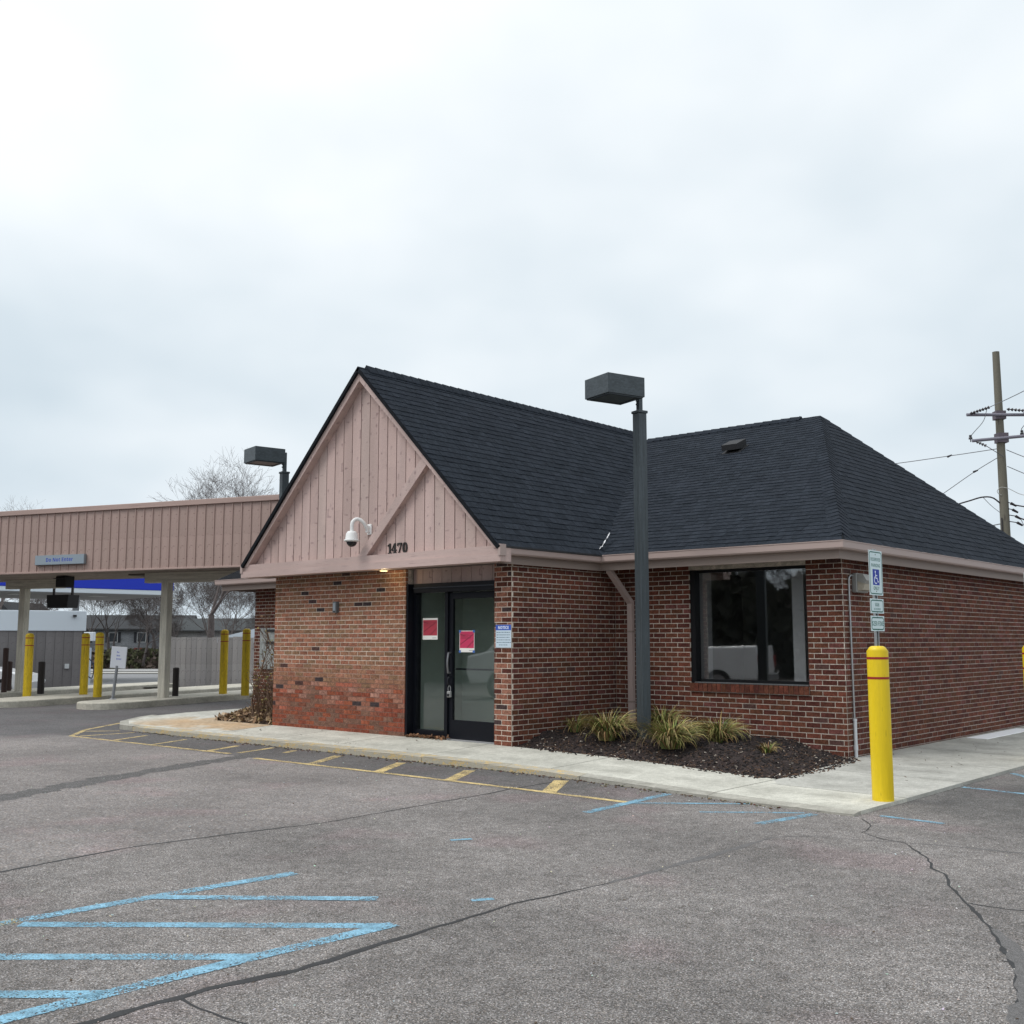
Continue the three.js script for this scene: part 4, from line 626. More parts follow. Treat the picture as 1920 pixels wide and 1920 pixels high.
grassClump('grass clump behind the lamp post against the brick wall', -2.35, 0.6, 0.28, 0.32, 340, 0.36);
grassClump('small sparse grass tuft at the inner brick corner', -3.2, 1.45, 0.2, 0.28, 120, 0.5);
grassClump('tiny dying grass tuft in bare mulch at the right of the bed', -0.42, 1.3, 0.13, 0.18, 90, 0.6);

// ------------------------------------------------------------------ lamp posts
const lampMat = M([0.088, 0.108, 0.122], 0.45, { metalness: 0.25, map: grainTex });
function lampPost(label, x, y, z, turn, h) {
  const l = thing('lamp_post', label, 'lamp post', [x, y, z], turn, 'shoebox lamp posts'), s = 0.067;
  part('pole', rbx(-s, s, -0.02, h, -s, s, 0.008), lampMat, l); part('pole_cap', rbx(-s - 0.012, s + 0.012, h, h + 0.035, -s - 0.012, s + 0.012), lampMat, l);
  part('bracket', [bx(-0.03, 0.03, h + 0.035, h + 0.4, -0.03, 0.03), bx(-0.12, -0.029, h + 0.24, h + 0.36, -0.03, 0.03)], lampMat, l);
  for (const k of [0.12, 0.17]) part('bolt', rod(V3(-0.055, h + k, 0.0), V3(-0.028, h + k, 0.0), 0.012), lampMat, l);
  const head = part('lamp_head', rbx(-0.7, -0.11, h + 0.16, h + 0.42, -0.26, 0.26, 0.006), lampMat, l), a0 = -0.68, a1 = -0.13, hb = h + 0.16;
  part('lens', bx(a0 + 0.05, a1 - 0.05, hb - 0.004, hb - 0.0002, -0.2, 0.2), M([0.07, 0.08, 0.07], 0.3), head); part('lens_frame', [bx(a0, a1, hb - 0.012, hb - 0.0003, -0.245, -0.2), bx(a0, a1, hb - 0.012, hb - 0.0003, 0.2, 0.245), bx(a0, a0 + 0.05, hb - 0.0118, hb - 0.0003, -0.2, 0.2), bx(a1 - 0.05, a1, hb - 0.0118, hb - 0.0003, -0.2, 0.2)], lampMat, head);
  return l;
}
lampPost('dark square lamp post rising from the mulch bed in front of the roof', -2.08, bedY(-2.08, 1.45) - 0.02, 1.45, Math.PI / 2 - 0.3, 4.235);
lampPost('dark square lamp post behind the left roof slope of the gable', -10.5, 0.15, 0.97, Math.PI / 2 - 0.2, 4.47);

// ------------------------------------------------------------------ bollards and parking signs
const yellowCover = M([0.98, 0.70, 0.008], 0.45, { map: (() => { const N = 512, a = tileNoise(N, 200, 95), b = tileNoise(N, 30, 96), c = tileNoise(N, 90, 97); return dataTex(N, N, (i, j, o) => { const k = j * N + i; let v = 232 + (a[k] - 0.5) * 8 + (b[k] - 0.5) * 8; if (c[k] > 0.93 && b[k] > 0.6) v -= 50; o[0] = o[1] = o[2] = clamp(v, 0, 255); }); })() }), yellowDusty = M([0.98, 0.68, 0.02], 0.6, { map: grainTex }), redBand = M([0.30, 0.015, 0.012], 0.5);
function bollard(label, x, y, z, h, r, mat = yellowDusty, group = 'yellow drive-through bollards') {
  const b = thing('bollard', label, 'bollard', [x, y, z], 0, group), c = Math.min(0.05, r * 0.5), pts = [[0, h], [r * 0.55, h - 0.002], [r - c * 0.5, h - 0.014], [r, h - c], [r, -0.01], [0, -0.01]].map(p => new THREE.Vector2(...p)).reverse();
  part('cover', new THREE.LatheGeometry(pts, 28), mat, b); for (const k of [0.115, 0.30]) part('reflective_band', new THREE.LatheGeometry([[r + 0.0002, h - k - 0.011], [r + 0.0016, h - k - 0.011], [r + 0.0016, h - k + 0.011], [r + 0.0002, h - k + 0.011]].map(p => new THREE.Vector2(...p)), 28), redBand, b); return b;
}
function parkingSign(label, x, y, z, base) {
  const s = thing('parking_sign', label, 'sign', [x, y, z], 0, 'reserved parking signs');
  part('post', [bx(-0.004, 0.0, 0, 0.93, -0.02, 0.02), bx(0.0, 0.022, 0, 0.93, -0.024, -0.02), bx(0.0, 0.022, 0, 0.93, 0.02, 0.024), bx(0.018, 0.022, 0, 0.93, -0.038, -0.024), bx(0.018, 0.022, 0, 0.93, 0.024, 0.038)], steel, s);
  const green = '#1d5a52', frame = (g, w, h) => { g.fillStyle = '#cfe0e2'; g.fillRect(0, 0, w, h); g.strokeStyle = green; g.lineWidth = w * 0.035; g.beginPath(); g.roundRect(w * 0.05, w * 0.05, w * 0.9, h - w * 0.1, w * 0.09); g.stroke(); g.fillStyle = '#2b3438'; for (const yy of [0.085, 0.915]) { g.beginPath(); g.arc(w / 2, h * yy, w * 0.025, 0, 7); g.fill(); } g.fillStyle = green; g.textAlign = 'center'; };
  const big = canvasTex(300, 450, (g, w, h) => { frame(g, w, h); g.font = 'bold 47px sans-serif'; g.fillText('RESERVED', w / 2, 105); g.fillText('PARKING', w / 2, 165); g.fillStyle = '#10309c'; g.fillRect(75, 188, 150, 160); g.strokeStyle = '#e8eef6'; g.fillStyle = '#e8eef6'; g.lineWidth = 11; g.lineCap = 'round'; g.beginPath(); g.arc(136, 214, 12, 0, 7); g.fill(); g.beginPath(); g.moveTo(138, 232); g.lineTo(143, 278); g.lineTo(176, 278); g.lineTo(190, 316); g.lineTo(204, 311); g.moveTo(141, 251); g.lineTo(172, 251); g.stroke(); g.beginPath(); g.arc(144, 296, 35, -2.2 + 0.2, 1.1, true); g.stroke(); g.fillStyle = green; g.font = 'bold 50px sans-serif'; g.fillText('ONLY', w / 2, 398); });
  const van = canvasTex(300, 150 * 0.9, (g, w, h) => { frame(g, w, h); g.font = 'bold 48px sans-serif'; g.fillText('VAN', w / 2, 72); g.font = 'bold 27px sans-serif'; g.fillText('ACCESSIBLE', w / 2, 104); });
  const fine = canvasTex(300, 150 * 0.9, (g, w, h) => { frame(g, w, h); g.font = 'bold 58px sans-serif'; g.fillText('$250 FINE', w / 2, 88, 262); });
  const back = M([0.6, 0.62, 0.62], 0.4, { metalness: 0.4 }), q = Math.PI / 2;
  sign(s, 'reserved_plate', 0.305, 0.43, big, back, [0.026, 0.70, 0], q); sign(s, 'van_plate', 0.305, 0.14, van, back, [0.026, 0.385, 0], q); sign(s, 'fine_plate', 0.305, 0.145, fine, back, [0.026, 0.22, 0], q);
}
bollard('big bright yellow bollard with two red bands on the sidewalk corner', 1.735, 0.03, 3.07, 1.435, 0.098, yellowCover, 'yellow bollards under the parking signs');
parkingSign('reserved parking sign stack on a post above the near yellow bollard', 1.722, 1.455, 3.07);
bollard('yellow bollard cut by the right edge of the picture, by the long wall', 1.735, 0.03, -1.62, 1.435, 0.098, yellowCover, 'yellow bollards under the parking signs');
parkingSign('reserved parking sign cut by the right edge of the picture', 1.722, 1.455, -1.62);

// ------------------------------------------------------------------ drive-through canopy, islands
const CA = Math.atan2(0.327, 0.945);                                  // the canopy stands turned to the building
const cl = [-0.945, 0.327], cn = [-0.327, -0.945];                    // along the fascia to the left; into the lanes
const canopyPink = M([0.60, 0.44, 0.39], 0.6, { map: boardTex }), canopyPink2 = M([0.57, 0.42, 0.37], 0.6, { map: boardTex }), concreteCol = M([0.82, 0.785, 0.72], 0.85, { map: concTex }), soffitC = M([0.46, 0.38, 0.33], 0.9, { map: grainTex });
{
  const c = thing('drive_through_canopy', 'long pinkish metal canopy over the drive-through lanes left of the building', 'canopy', [-14.85, 0, -0.16], CA); // local +x runs right along the fascia, +z to the viewer
  const L0 = -14, L1 = 2.9, y0 = 3.12, y1 = 4.52;
  part('deck', bx(L0, L1, y0 + 0.05, y1 - 0.05, -3.3, -0.06), soffitC, c);
  part('soffit', bx(L0, L1, y0 + 0.02, y0 + 0.049, -3.3, -0.06), soffitC, c);
  const f = part('fascia', bx(L0, L1, y0, y1, -0.06, -0.012), canopyPink2, c), pg = planarUv(box(0.236, y1 - y0 - 0.02, 0.012)), rg = rbx(-0.011, 0.011, 0, y1 - y0 - 0.02, -0.01, 0.022, 0.004);
  for (let x = L0 + 0.12, i = 0; x < L1; x += 0.245, i++) { part('fascia_panel', pg, i % 3 ? canopyPink : canopyPink2, f, [x, (y0 + y1) / 2, -0.006]); part('seam', rg, canopyPink, f, [x + 0.1225, y0 + 0.01, 0]); }
  part('coping', rbx(L0, L1, y1 - 0.01, y1 + 0.11, -0.2, 0.05, 0.01), canopyPink, c); part('bottom_trim', rbx(L0, L1, y0 - 0.03, y0 + 0.012, -0.08, 0.03, 0.006), canopyPink, c);
  const local = (x, z) => { const dx = x + 14.85, dz = z + 0.16; return [dx * Math.cos(CA) - dz * Math.sin(CA), dx * Math.sin(CA) + dz * Math.cos(CA)]; };
  const cols = [local(-17.64, -0.9), local(-23.45, -0.05)];
  cols.forEach(([x, z], i) => { part('column', rbx(x - 0.1, x + 0.1, 0.1, 2.95, z - 0.1, z + 0.1, 0.012), concreteCol, c); part('beam', rbx(x - 0.62, x + (i ? 1.35 : 4.3), 2.9, 3.145, z - 0.1, z + 0.1, 0.01), concreteCol, c); });
  part('duct_hatch', bx(-3.6, -2.2, 3.1, 3.14, -2.4, -1.6), M([0.12, 0.1, 0.085], 0.9), c);
}
{ // sign on the fascia
  const s = thing('fascia_sign', 'grey Do Not Enter sign fixed to the canopy fascia', 'sign', [-18.78 + cn[0] * -0.06, 3.39, 1.2 + cn[1] * -0.06], CA);
  const t = canvasTex(512, 80, (g, w, h) => { g.fillStyle = '#8d99a3'; g.fillRect(0, 0, w, h); g.fillStyle = '#2740a8'; g.font = 'bold 46px sans-serif'; g.textAlign = 'center'; g.fillText('Do Not Enter', w / 2, 56); });
  part('case', rbx(-0.76, 0.76, -0.11, 0.12, -0.05, 0.02, 0.006), M([0.2, 0.22, 0.24], 0.5), s); const p = new THREE.PlaneGeometry(1.5, 0.215); part('print', p, printed(t), s, [0, 0.005, 0.0235]);
}
const islandMat = M([0.66, 0.63, 0.57], 0.92, { map: concTex }), kerbFace = M([0.36, 0.345, 0.31], 0.95, { map: concTex });
function island(label, nose, len, w, round = true) { // nose at the viewer's end, running into the lanes
  const o = thing('traffic_island', label, 'traffic island', [nose[0], 0, nose[1]], CA, 'raised concrete drive-through islands'), r = w / 2, pts = [];
  for (let i = 0; i <= 12; i++) { const a = Math.PI * i / 12; pts.push([r * Math.cos(a), -(-r + r * Math.sin(a))]); } pts.push([-r, len], [r, len]);
  const shape = new THREE.Shape(pts.map(p => new THREE.Vector2(p[0], p[1]))), g = new THREE.ExtrudeGeometry(shape, { depth: 0.21, bevelEnabled: true, bevelSize: 0.025, bevelThickness: 0.025, bevelSegments: 2 }); g.rotateX(-Math.PI / 2); g.translate(0, -0.085, 0);
  part('kerbed_slab', planarUv(g, 0.5), islandMat, o); return o;
}
island('nearest concrete drive-through island, with the small ground sign on its nose', [-16.95, 1.35], 10, 1.25);
island('middle concrete drive-through island carrying three yellow bollards', [-19.35, 2.55], 11, 1.45);
island('farthest concrete drive-through island, with the second canopy column', [-22.75, 3.3], 11, 1.35);
bollard('yellow bollard on the middle island nearest the left edge of the picture', -20.75, 0.145, 0.97, 1.54, 0.1);
bollard('yellow bollard on the middle island, left one of the close pair', -20.5, 0.145, -0.35, 1.55, 0.1);
bollard('yellow bollard on the middle island, right one of the close pair', -19.3, 0.145, -0.1, 1.56, 0.1);
bollard('yellow bollard left one of the pair before the board fence', -18.13, 0.145, -2.88, 1.64, 0.1);
bollard('yellow bollard half hidden by dry shrub stems beside the brick wing', -17.25, 0.145, -2.94, 1.66, 0.1);
const dark = M([0.018, 0.013, 0.013], 0.7), brownDark = M([0.035, 0.016, 0.013], 0.7);
function darkPost(label, x, z, h, r, mat = dark) { const t = thing('dark_post', label, 'post', [x, 0.145, z], 0, 'dark drive-through posts'); part('pipe', cyl(r, r, -0.01, h, 0, 0, 16), mat, t); part('cap', (() => { const g = new THREE.SphereGeometry(r, 16, 6, 0, 6.2832, 0, Math.PI / 2); g.scale(1, 0.3, 1); g.translate(0, h, 0); return g; })(), mat, t); }
darkPost('short black post standing right behind the near canopy column', -18.1, -1.5, 0.68, 0.075);
darkPost('short black post on the farthest island right of the white car', -21.9, 0.1, 0.8, 0.085);
darkPost('tall dark brown post at the left edge of the picture', -23.15, 0.5, 1.15, 0.07, brownDark);
darkPost('shorter dark brown post close behind the tall one at the left edge', -23.95, 0.05, 0.78, 0.085, brownDark);
{ // tilted ground sign on the island nose
  const s = thing('ground_sign', 'small white Do Not Enter sign on a tilted grey pole on the near island', 'sign', [-17.8, 0.145, 0.3], FACE - 0.1);
  part('foot', cyl(0.1, 0.06, 0, 0.03), steel, s); part('pole', rod(V3(0, 0, 0), V3(0.075, 0.78, 0), 0.034, 0.034, 12), M([0.2, 0.21, 0.23], 0.5), s);
  const t = canvasTex(256, 300, (g, w, h) => { g.fillStyle = '#c9ccd4'; g.fillRect(0, 0, w, h); g.fillStyle = '#3545a6'; g.font = 'bold 34px sans-serif'; g.fillText('Do', 92, 86); g.fillText('Not', 92, 134); g.fillText('Enter', 92, 182); });
  const b = part('plate', rbx(-0.19, 0.19, 0, 0.5, -0.012, 0.012, 0.006), M([0.6, 0.61, 0.64], 0.6), s, [0.09, 0.72, 0.0]); b.rotation.z = -0.06; const p = new THREE.PlaneGeometry(0.37, 0.48); part('print', p, printed(t), b, [0, 0.25, 0.0155]);
}
{ const b = thing('hanging_lane_box', 'black box hanging from the canopy soffit before the blue band', 'lane signal', [-20.66, 3.125, 0.19], CA); part('case', rbx(-0.16, 0.16, -0.28, 0.0, -0.16, 0.16, 0.02), M([0.008, 0.008, 0.009], 0.6), b); part('hanger', bx(-0.03, 0.03, -0.02, 0.03, -0.03, 0.03), dark, b); part('visor', bx(-0.15, 0.15, -0.07, -0.055, 0.16, 0.24), dark, b); }
{ const b = thing('hanging_monitor_hood', 'wide black tapered hood hanging lower under the canopy', 'monitor', [-23.54, 3.13, -1.16], CA); part('stem', [bx(-0.36, -0.32, -0.4, 0.02, -0.03, 0.03), bx(0.32, 0.36, -0.4, 0.02, -0.03, 0.03)], dark, b); part('hood', prism([[-0.36, -0.72], [0.36, -0.72], [0.4, -0.36], [-0.4, -0.36]], () => 0.2, () => -0.2, (u, v, h) => [u, v, h]), M([0.008, 0.008, 0.009], 0.6), b); }
{ const b = thing('soffit_fixture', 'small brown fixture under the canopy soffit before the blue band', 'fixture', [-18.3, 3.125, -1.0], CA); part('case', rbx(-0.2, 0.2, -0.1, 0.0, -0.14, 0.14, 0.01), M([0.05, 0.03, 0.025], 0.7), b); part('lens', rbx(0.06, 0.18, -0.115, -0.1, -0.1, 0.1, 0.004), M([0.16, 0.14, 0.09], 0.5), b); }

// ------------------------------------------------------------------ street behind
const gY = (la, fw) => { const [x, z] = W2(la, fw); return terrain(x, z); };
function spot(name, label, cat, la, fw, turn = 0, group) { const [x, z] = W2(la, fw); return thing(name, label, cat, [x, terrain(x, z) - 0.04, z], FACE + turn, group); }
{ // street and far lots
  const s = structure('street', 'pale concrete street crossing behind the filling station', 'street'), q = (l0, l1, f0, f1, dy, m, n) => { const pos = [], idx = [], uv = [], N = 16; for (let i = 0; i <= N; i++) for (const f of [f0, f1]) { const [x, z] = W2(lerp(l0, l1, i / N), f); pos.push(x, terrain(x, z) + dy, z); uv.push(x * 0.3, z * 0.3); } for (let i = 0; i < N; i++) idx.push(2 * i, 2 * i + 2, 2 * i + 1, 2 * i + 1, 2 * i + 2, 2 * i + 3); const g = new THREE.BufferGeometry(); g.setAttribute('position', new THREE.Float32BufferAttribute(pos, 3)); g.setAttribute('uv', new THREE.Float32BufferAttribute(uv, 2)); g.setIndex(idx); g.computeVertexNormals(); part(n, g, m, s); };
  const dbl = { side: THREE.DoubleSide };
  q(-70, 20, 86, 104, 0.05, M([0.3, 0.295, 0.29], 0.9, dbl), 'roadway'); q(-70, 20, 76, 82, 0.05, M([0.42, 0.41, 0.38], 0.9, dbl), 'sidewalk'); q(-70, 20, 85.2, 86, 0.09, M([0.5, 0.49, 0.46], 0.9, dbl), 'kerb'); q(-70, 20, 94.6, 95.1, 0.07, M([0.6, 0.6, 0.58], 0.8, dbl), 'lane_line');
  q(-40, -8, 41, 74, 0.03, M([0.2, 0.2, 0.205], 0.9, dbl), 'forecourt');
  q(-32, -9, 33.4, 34.1, 0.12, M([0.05, 0.05, 0.055], 0.9, dbl), 'edging');
}
{ // grey shed of the filling station with white band
  const b = spot('grey_shed', 'low grey clad building with a white band along its top behind the lanes', 'building', -15.87, 40.2, 0.5); const w0 = -7.5, w1 = 0, y1 = 3.16;
  part('core', bx(w0, w1, 0, y1 - 0.02, -6, -0.02), M([0.1, 0.095, 0.095], 0.9), b);
  const pm = [0.27, 0.255, 0.285].map(v => M([v, v * 0.97, v * 0.99], 0.85, { map: boardTex })), pg = planarUv(box(0.3, 2.42, 0.03));
  for (let x = w0 + 0.155, i = 0; x < w1; x += 0.31, i++) part('cladding_panel', pg, pm[i % 3], b, [Math.min(x, w1 - 0.15), 1.21, 0]);
  part('parapet_band', rbx(w0, w1 + 0.06, 2.42, y1, -6, 0.06, 0.02), M([0.62, 0.68, 0.74], 0.5), b); part('base_strip', bx(w0, w1, 0.0, 0.2, -0.01, 0.03), M([0.3, 0.3, 0.3], 0.9), b);
  part('outlet_box', rbx(-0.62, -0.47, 1.05, 1.22, 0.015, 0.08), M([0.55, 0.57, 0.58], 0.5), b); part('wall_lamp', bx(-0.42, -0.3, 2.94, 3.01, 0.06, 0.2), blackM, b);
}
{ // filling station canopy
  const c = spot('filling_station_canopy', 'filling station canopy with a blue band above a white band', 'canopy', -17.9, 57, 0.70); const x1 = 0, x0 = -16, d = 9, b0 = 4.48;
  part('white_band', rbx(x0, x1, b0, b0 + 0.24, -d, 0, 0.03), M([0.68, 0.74, 0.78], 0.5), c); part('blue_band', rbx(x0, x1 + 0.02, b0 + 0.236, b0 + 1.05, -d, 0.03, 0.03), M([0.004, 0.03, 0.5], 0.55), c); part('underside', bx(x0 + 0.1, x1 - 0.1, b0 - 0.03, b0 + 0.02, -d + 0.1, -0.1), M([0.35, 0.34, 0.32], 0.8), c);
  for (const [x, z] of [[-12, -4.5], [-3.5, -4.5]]) part('column', rbx(x - 0.14, x + 0.14, 0, b0, z - 0.14, z + 0.14, 0.02), M([0.62, 0.66, 0.7], 0.5), c);
  for (const x of [-7, -3, 1]) part('lamp_panel', bx(x - 0.4, x + 0.4, b0 - 0.06, b0 - 0.031, -3, -2.2), M([0.6, 0.6, 0.55], 0.5), c);
}
{ const p = spot('fuel_dispenser', 'pale blue fuel dispenser with a hose beside the grey shed', 'fuel dispenser', -19.35, 49); part('cabinet', rbx(-0.3, 0.3, 0, 1.75, -0.25, 0.25, 0.04), M([0.45, 0.52, 0.6], 0.5), p); part('panel', rbx(-0.24, 0.24, 0.7, 1.35, 0.24, 0.27, 0.01), M([0.03, 0.08, 0.35], 0.4), p); part('top_sign', rbx(-0.5, 0.5, 2.05, 2.45, -0.12, 0.12, 0.03), M([0.62, 0.66, 0.7], 0.5), p); part('sign_posts', [cyl(0.03, 0.03, 1.74, 2.06, -0.2, 0, 8), cyl(0.03, 0.03, 1.74, 2.06, 0.2, 0, 8)], steel, p); part('hose', pipe([[0.3, 1.3, 0.1], [0.55, 1.0, 0.15], [0.5, 0.4, 0.15], [0.32, 0.5, 0.2]], 0.025), M([0.02, 0.03, 0.06], 0.6), p); }
{ // board fence
  const la0 = -11.05, f = spot('board_fence', 'grey weathered board fence between the canopy column and the brick wing', 'fence', la0, 34.9), [tx] = [0]; const cols = [[0.50, 0.49, 0.49], [0.45, 0.445, 0.45], [0.54, 0.53, 0.525], [0.48, 0.47, 0.47], [0.39, 0.385, 0.385]].map(c => M(c, 0.95, { map: boardTex }));
  for (let i = 0; i < 22; i++) { const h = 1.72 + R(-0.02, 0.02), w = 0.158; part('board', planarUv(box(w, h, 0.022)), cols[any(cols)], f, [i * 0.166, h / 2 + 0.05, R(-0.006, 0.006)]).rotation.z = R(-0.006, 0.006); }
  part('rail', bx(-0.1, 3.6, 0.35, 0.44, -0.07, -0.03), cols[0], f); part('rail', bx(-0.1, 3.6, 1.35, 1.44, -0.07, -0.03), cols[0], f); for (const x of [0, 1.8, 3.55]) part('post', bx(x - 0.05, x + 0.05, 0, 1.8, -0.17, -0.071), cols[1], f);
}
{ const p = spot('wooden_pole', 'pale grey wooden pole rising behind the board fence', 'pole', -16.2, 51); part('shaft', cyl(0.17, 0.14, 0, 8.5, 0, 0, 14), M([0.26, 0.235, 0.23], 0.9, { map: boardTex }), p); part('meter_box', rbx(-0.28, -0.12, 1.6, 2.3, 0.05, 0.2), M([0.5, 0.5, 0.5], 0.6), p); }
{ const s = spot('white_shed', 'white pitched shed roof showing over the board fence', 'shed', -9.9, 43); part('wall', bx(-1.6, 2.4, 0, 2.0, -3, 0), M([0.5, 0.52, 0.54], 0.8), s); part('roof', prism([[-2.0, 1.98], [2.8, 1.98], [2.8, 2.1], [0.9, 2.62], [0.1, 2.62], [-2.0, 2.1]], () => 0.2, () => -3.2, (u, v, h) => [u, v, h]), M([0.56, 0.62, 0.68], 0.6), s); part('eave_shade_strip', bx(-1.9, 2.7, 1.9, 1.978, 0.02, 0.15), M([0.1, 0.1, 0.11], 0.8), s); }  // dark strip under the shed eave stands in for shade, added as colour
// ---- a car in profile, built from its outline
function carBody(o, paint, prof, W, glassSide, wheels, wr) {
  const sh = new THREE.Shape(); prof.forEach((p, i) => i ? sh.lineTo(...p) : sh.moveTo(...p)); const g = new THREE.ExtrudeGeometry(sh, { depth: W - 0.2, bevelEnabled: true, bevelSize: 0.07, bevelThickness: 0.1, bevelSegments: 4 }); g.translate(0, 0, -(W - 0.2) / 2); part('body', g, paint, o);
  const gm = M([0.02, 0.026, 0.028], 0.08); for (const s of [-1, 1]) for (const p of glassSide) { const q = new THREE.Shape(p.map(v => new THREE.Vector2(...v))), gg = new THREE.ExtrudeGeometry(q, { depth: 0.012, bevelEnabled: false }); gg.translate(0, 0, s * (W / 2 + 0.001) - 0.006); part('side_window', gg, gm, o); }
  for (const x of wheels) for (const s of [-1, 1]) { const w = part('wheel', (() => { const t = new THREE.CylinderGeometry(wr, wr, 0.2, 24); t.rotateX(Math.PI / 2); return t; })(), M([0.015, 0.015, 0.015], 0.9), o, [x, wr, s * (W / 2 - 0.06)]); part('rim', (() => { const t = new THREE.CylinderGeometry(wr * 0.62, wr * 0.62, 0.212, 16); t.rotateX(Math.PI / 2); return t; })(), M([0.4, 0.4, 0.42], 0.3, { metalness: 0.7 }), w); }
}
{
  const whitePaint = new THREE.MeshPhysicalMaterial({ color: new THREE.Color().setRGB(0.78, 0.79, 0.8), roughness: 0.35, clearcoat: 0.6, clearcoatRoughness: 0.1 });
  const c = spot('parked_car', 'white car parked behind the islands at the left edge of the picture', 'car', -18.55, 37.2, 0.15);
  carBody(c, whitePaint, [[-2.2, 0.3], [2.15, 0.3], [2.22, 0.5], [2.1, 0.66], [1.4, 0.84], [0.75, 0.92], [-1.7, 0.95], [-2.2, 0.9]], 1.76, [], [-1.35, 1.35], 0.31);
  part('cabin', (() => { const p = [[-1.9, 0.88], [0.86, 0.86], [0.2, 1.36], [-0.3, 1.43], [-1.2, 1.42]], sh = new THREE.Shape(p.map(v => new THREE.Vector2(...v))), g = new THREE.ExtrudeGeometry(sh, { depth: 1.2, bevelEnabled: true, bevelSize: 0.03, bevelThickness: 0.12, bevelSegments: 3 }); g.translate(0, 0, -0.6); return g; })(), whitePaint, c);
  part('windscreen', (() => { const g = new THREE.BoxGeometry(0.78, 0.012, 1.2); g.rotateZ(-0.66); g.translate(0.57, 1.135, 0); return g; })(), M([0.32, 0.42, 0.42], 0.1), c);
  for (const s of [-1, 1]) { const q = new THREE.Shape([[-1.6, 0.95], [0.55, 0.95], [0.14, 1.3], [-1.15, 1.34]].map(v => new THREE.Vector2(...v))), g = new THREE.ExtrudeGeometry(q, { depth: 0.01, bevelEnabled: false }); g.translate(0, 0, s * 0.724 - 0.005); part('side_window', g, M([0.03, 0.04, 0.042], 0.1), c); part('headlight', rbx(1.95, 2.2, 0.62, 0.74, s * 0.66 - 0.14, s * 0.66 + 0.14, 0.03), M([0.6, 0.62, 0.62], 0.1), c); }
  // pickup standing behind the photographer, mirrored in the big window
  const v = thing('pickup_truck', 'white pickup truck parked outside the picture, mirrored in the big window', 'truck', [-11.4, 0, 13.2], Math.PI - 0.25);
  carBody(v, whitePaint, [[-2.6, 0.5], [2.55, 0.45], [2.66, 0.7], [2.62, 1.05], [2.0, 1.18], [-2.6, 1.3], [-2.66, 0.8]], 1.85, [], [-1.6, 1.7], 0.36);
  part('cab', (() => { const p = [[0.35, 1.1], [2.3, 1.08], [1.75, 1.62], [1.5, 1.7], [0.5, 1.7]], sh = new THREE.Shape(p.map(q => new THREE.Vector2(...q))), g = new THREE.ExtrudeGeometry(sh, { depth: 1.36, bevelEnabled: true, bevelSize: 0.03, bevelThickness: 0.12, bevelSegments: 3 }); g.translate(0, 0, -0.68); return g; })(), whitePaint, v);
  for (const sd of [-1, 1]) { const q = new THREE.Shape([[0.5, 1.2], [2.1, 1.18], [1.65, 1.58], [0.6, 1.62]].map(w => new THREE.Vector2(...w))), g = new THREE.ExtrudeGeometry(q, { depth: 0.01, bevelEnabled: false }); g.translate(0, 0, sd * 0.803 - 0.005); part('side_window', g, M([0.02, 0.024, 0.026], 0.08), v); part('tail_light', rbx(-2.74, -2.66, 0.75, 1.1, sd * 0.82 - 0.08, sd * 0.82 + 0.08, 0.02), M([0.25, 0.01, 0.01], 0.2), v); }
  part('windscreen', (() => { const g = new THREE.BoxGeometry(0.8, 0.012, 1.3); g.rotateZ(-0.77); g.translate(2.06, 1.36, 0); return g; })(), M([0.03, 0.035, 0.04], 0.08), v); part('bumper', rbx(-2.82, -2.68, 0.42, 0.6, -0.9, 0.9, 0.03), steel, v);
}
// ---- houses across the street
function house(label, la, fw, turn, w, h, d, roofH, wallCol, roofCol, rows, cols, base) {
  const o = spot('house', label, 'house', la, fw, turn), wm = M(wallCol, 0.9, { map: grainTex });
  part('wall', bx(-w / 2, w / 2, base, h, -d, 0), wm, o);
  part('roof', prism([[-0.4, h], [d + 0.4, h], [d / 2, h + roofH]], () => w / 2 + 0.35, () => -w / 2 - 0.35, (u, v, q) => [q, v, -u]), M(roofCol, 0.95, { map: grainTex }), o);
  part('gable_wall', prism([[0.02, h], [d - 0.02, h], [d / 2, h + roofH - 0.12]], () => w / 2, () => -w / 2, (u, v, q) => [q, v, -u]), wm, o);
  const gl = M([0.03, 0.035, 0.042], 0.15), sh = M([0.03, 0.032, 0.04], 0.8), fr = M([0.55, 0.56, 0.57], 0.6);
  for (let r = 0; r < rows; r++) for (let k = 0; k < cols; k++) { const x = lerp(-w / 2 + w * 0.14, w / 2 - w * 0.14, cols === 1 ? 0.5 : k / (cols - 1)), y = 0.6 + r * 2.1, g = part('window', bx(x - 0.55, x + 0.55, y, y + 1.2, 0.0, 0.05), fr, o); part('pane', bx(x - 0.47, x + 0.47, y + 0.08, y + 1.12, 0.05, 0.06), gl, g); if (r || k % 2) for (const s of [-1, 1]) part('shutter', bx(x + s * 0.72 - 0.18, x + s * 0.72 + 0.18, y - 0.03, y + 1.23, 0.0, 0.04), sh, g); }
  part('door', bx(w * 0.06, w * 0.06 + 0.95, 0, 2.05, 0.0, 0.06), M([0.2, 0.05, 0.04], 0.6), o); part('gutter', bx(-w / 2 - 0.35, w / 2 + 0.35, h - 0.12, h + 0.02, 0.36, 0.48), M([0.05, 0.052, 0.055], 0.6), o);
  return o;
}
house('two-storey pale grey house with dark shutters seen under the filling station canopy', -46.8, 132, 0.1, 14, 4.35, 8, 1.75, [0.36, 0.38, 0.41], [0.055, 0.058, 0.064], 2, 4, 0);
house('white house with a grey roof seen behind the large bare trunk', -36.2, 128, -0.08, 11, 4.1, 7, 1.5, [0.5, 0.48, 0.48], [0.08, 0.088, 0.092], 1, 4, 0);
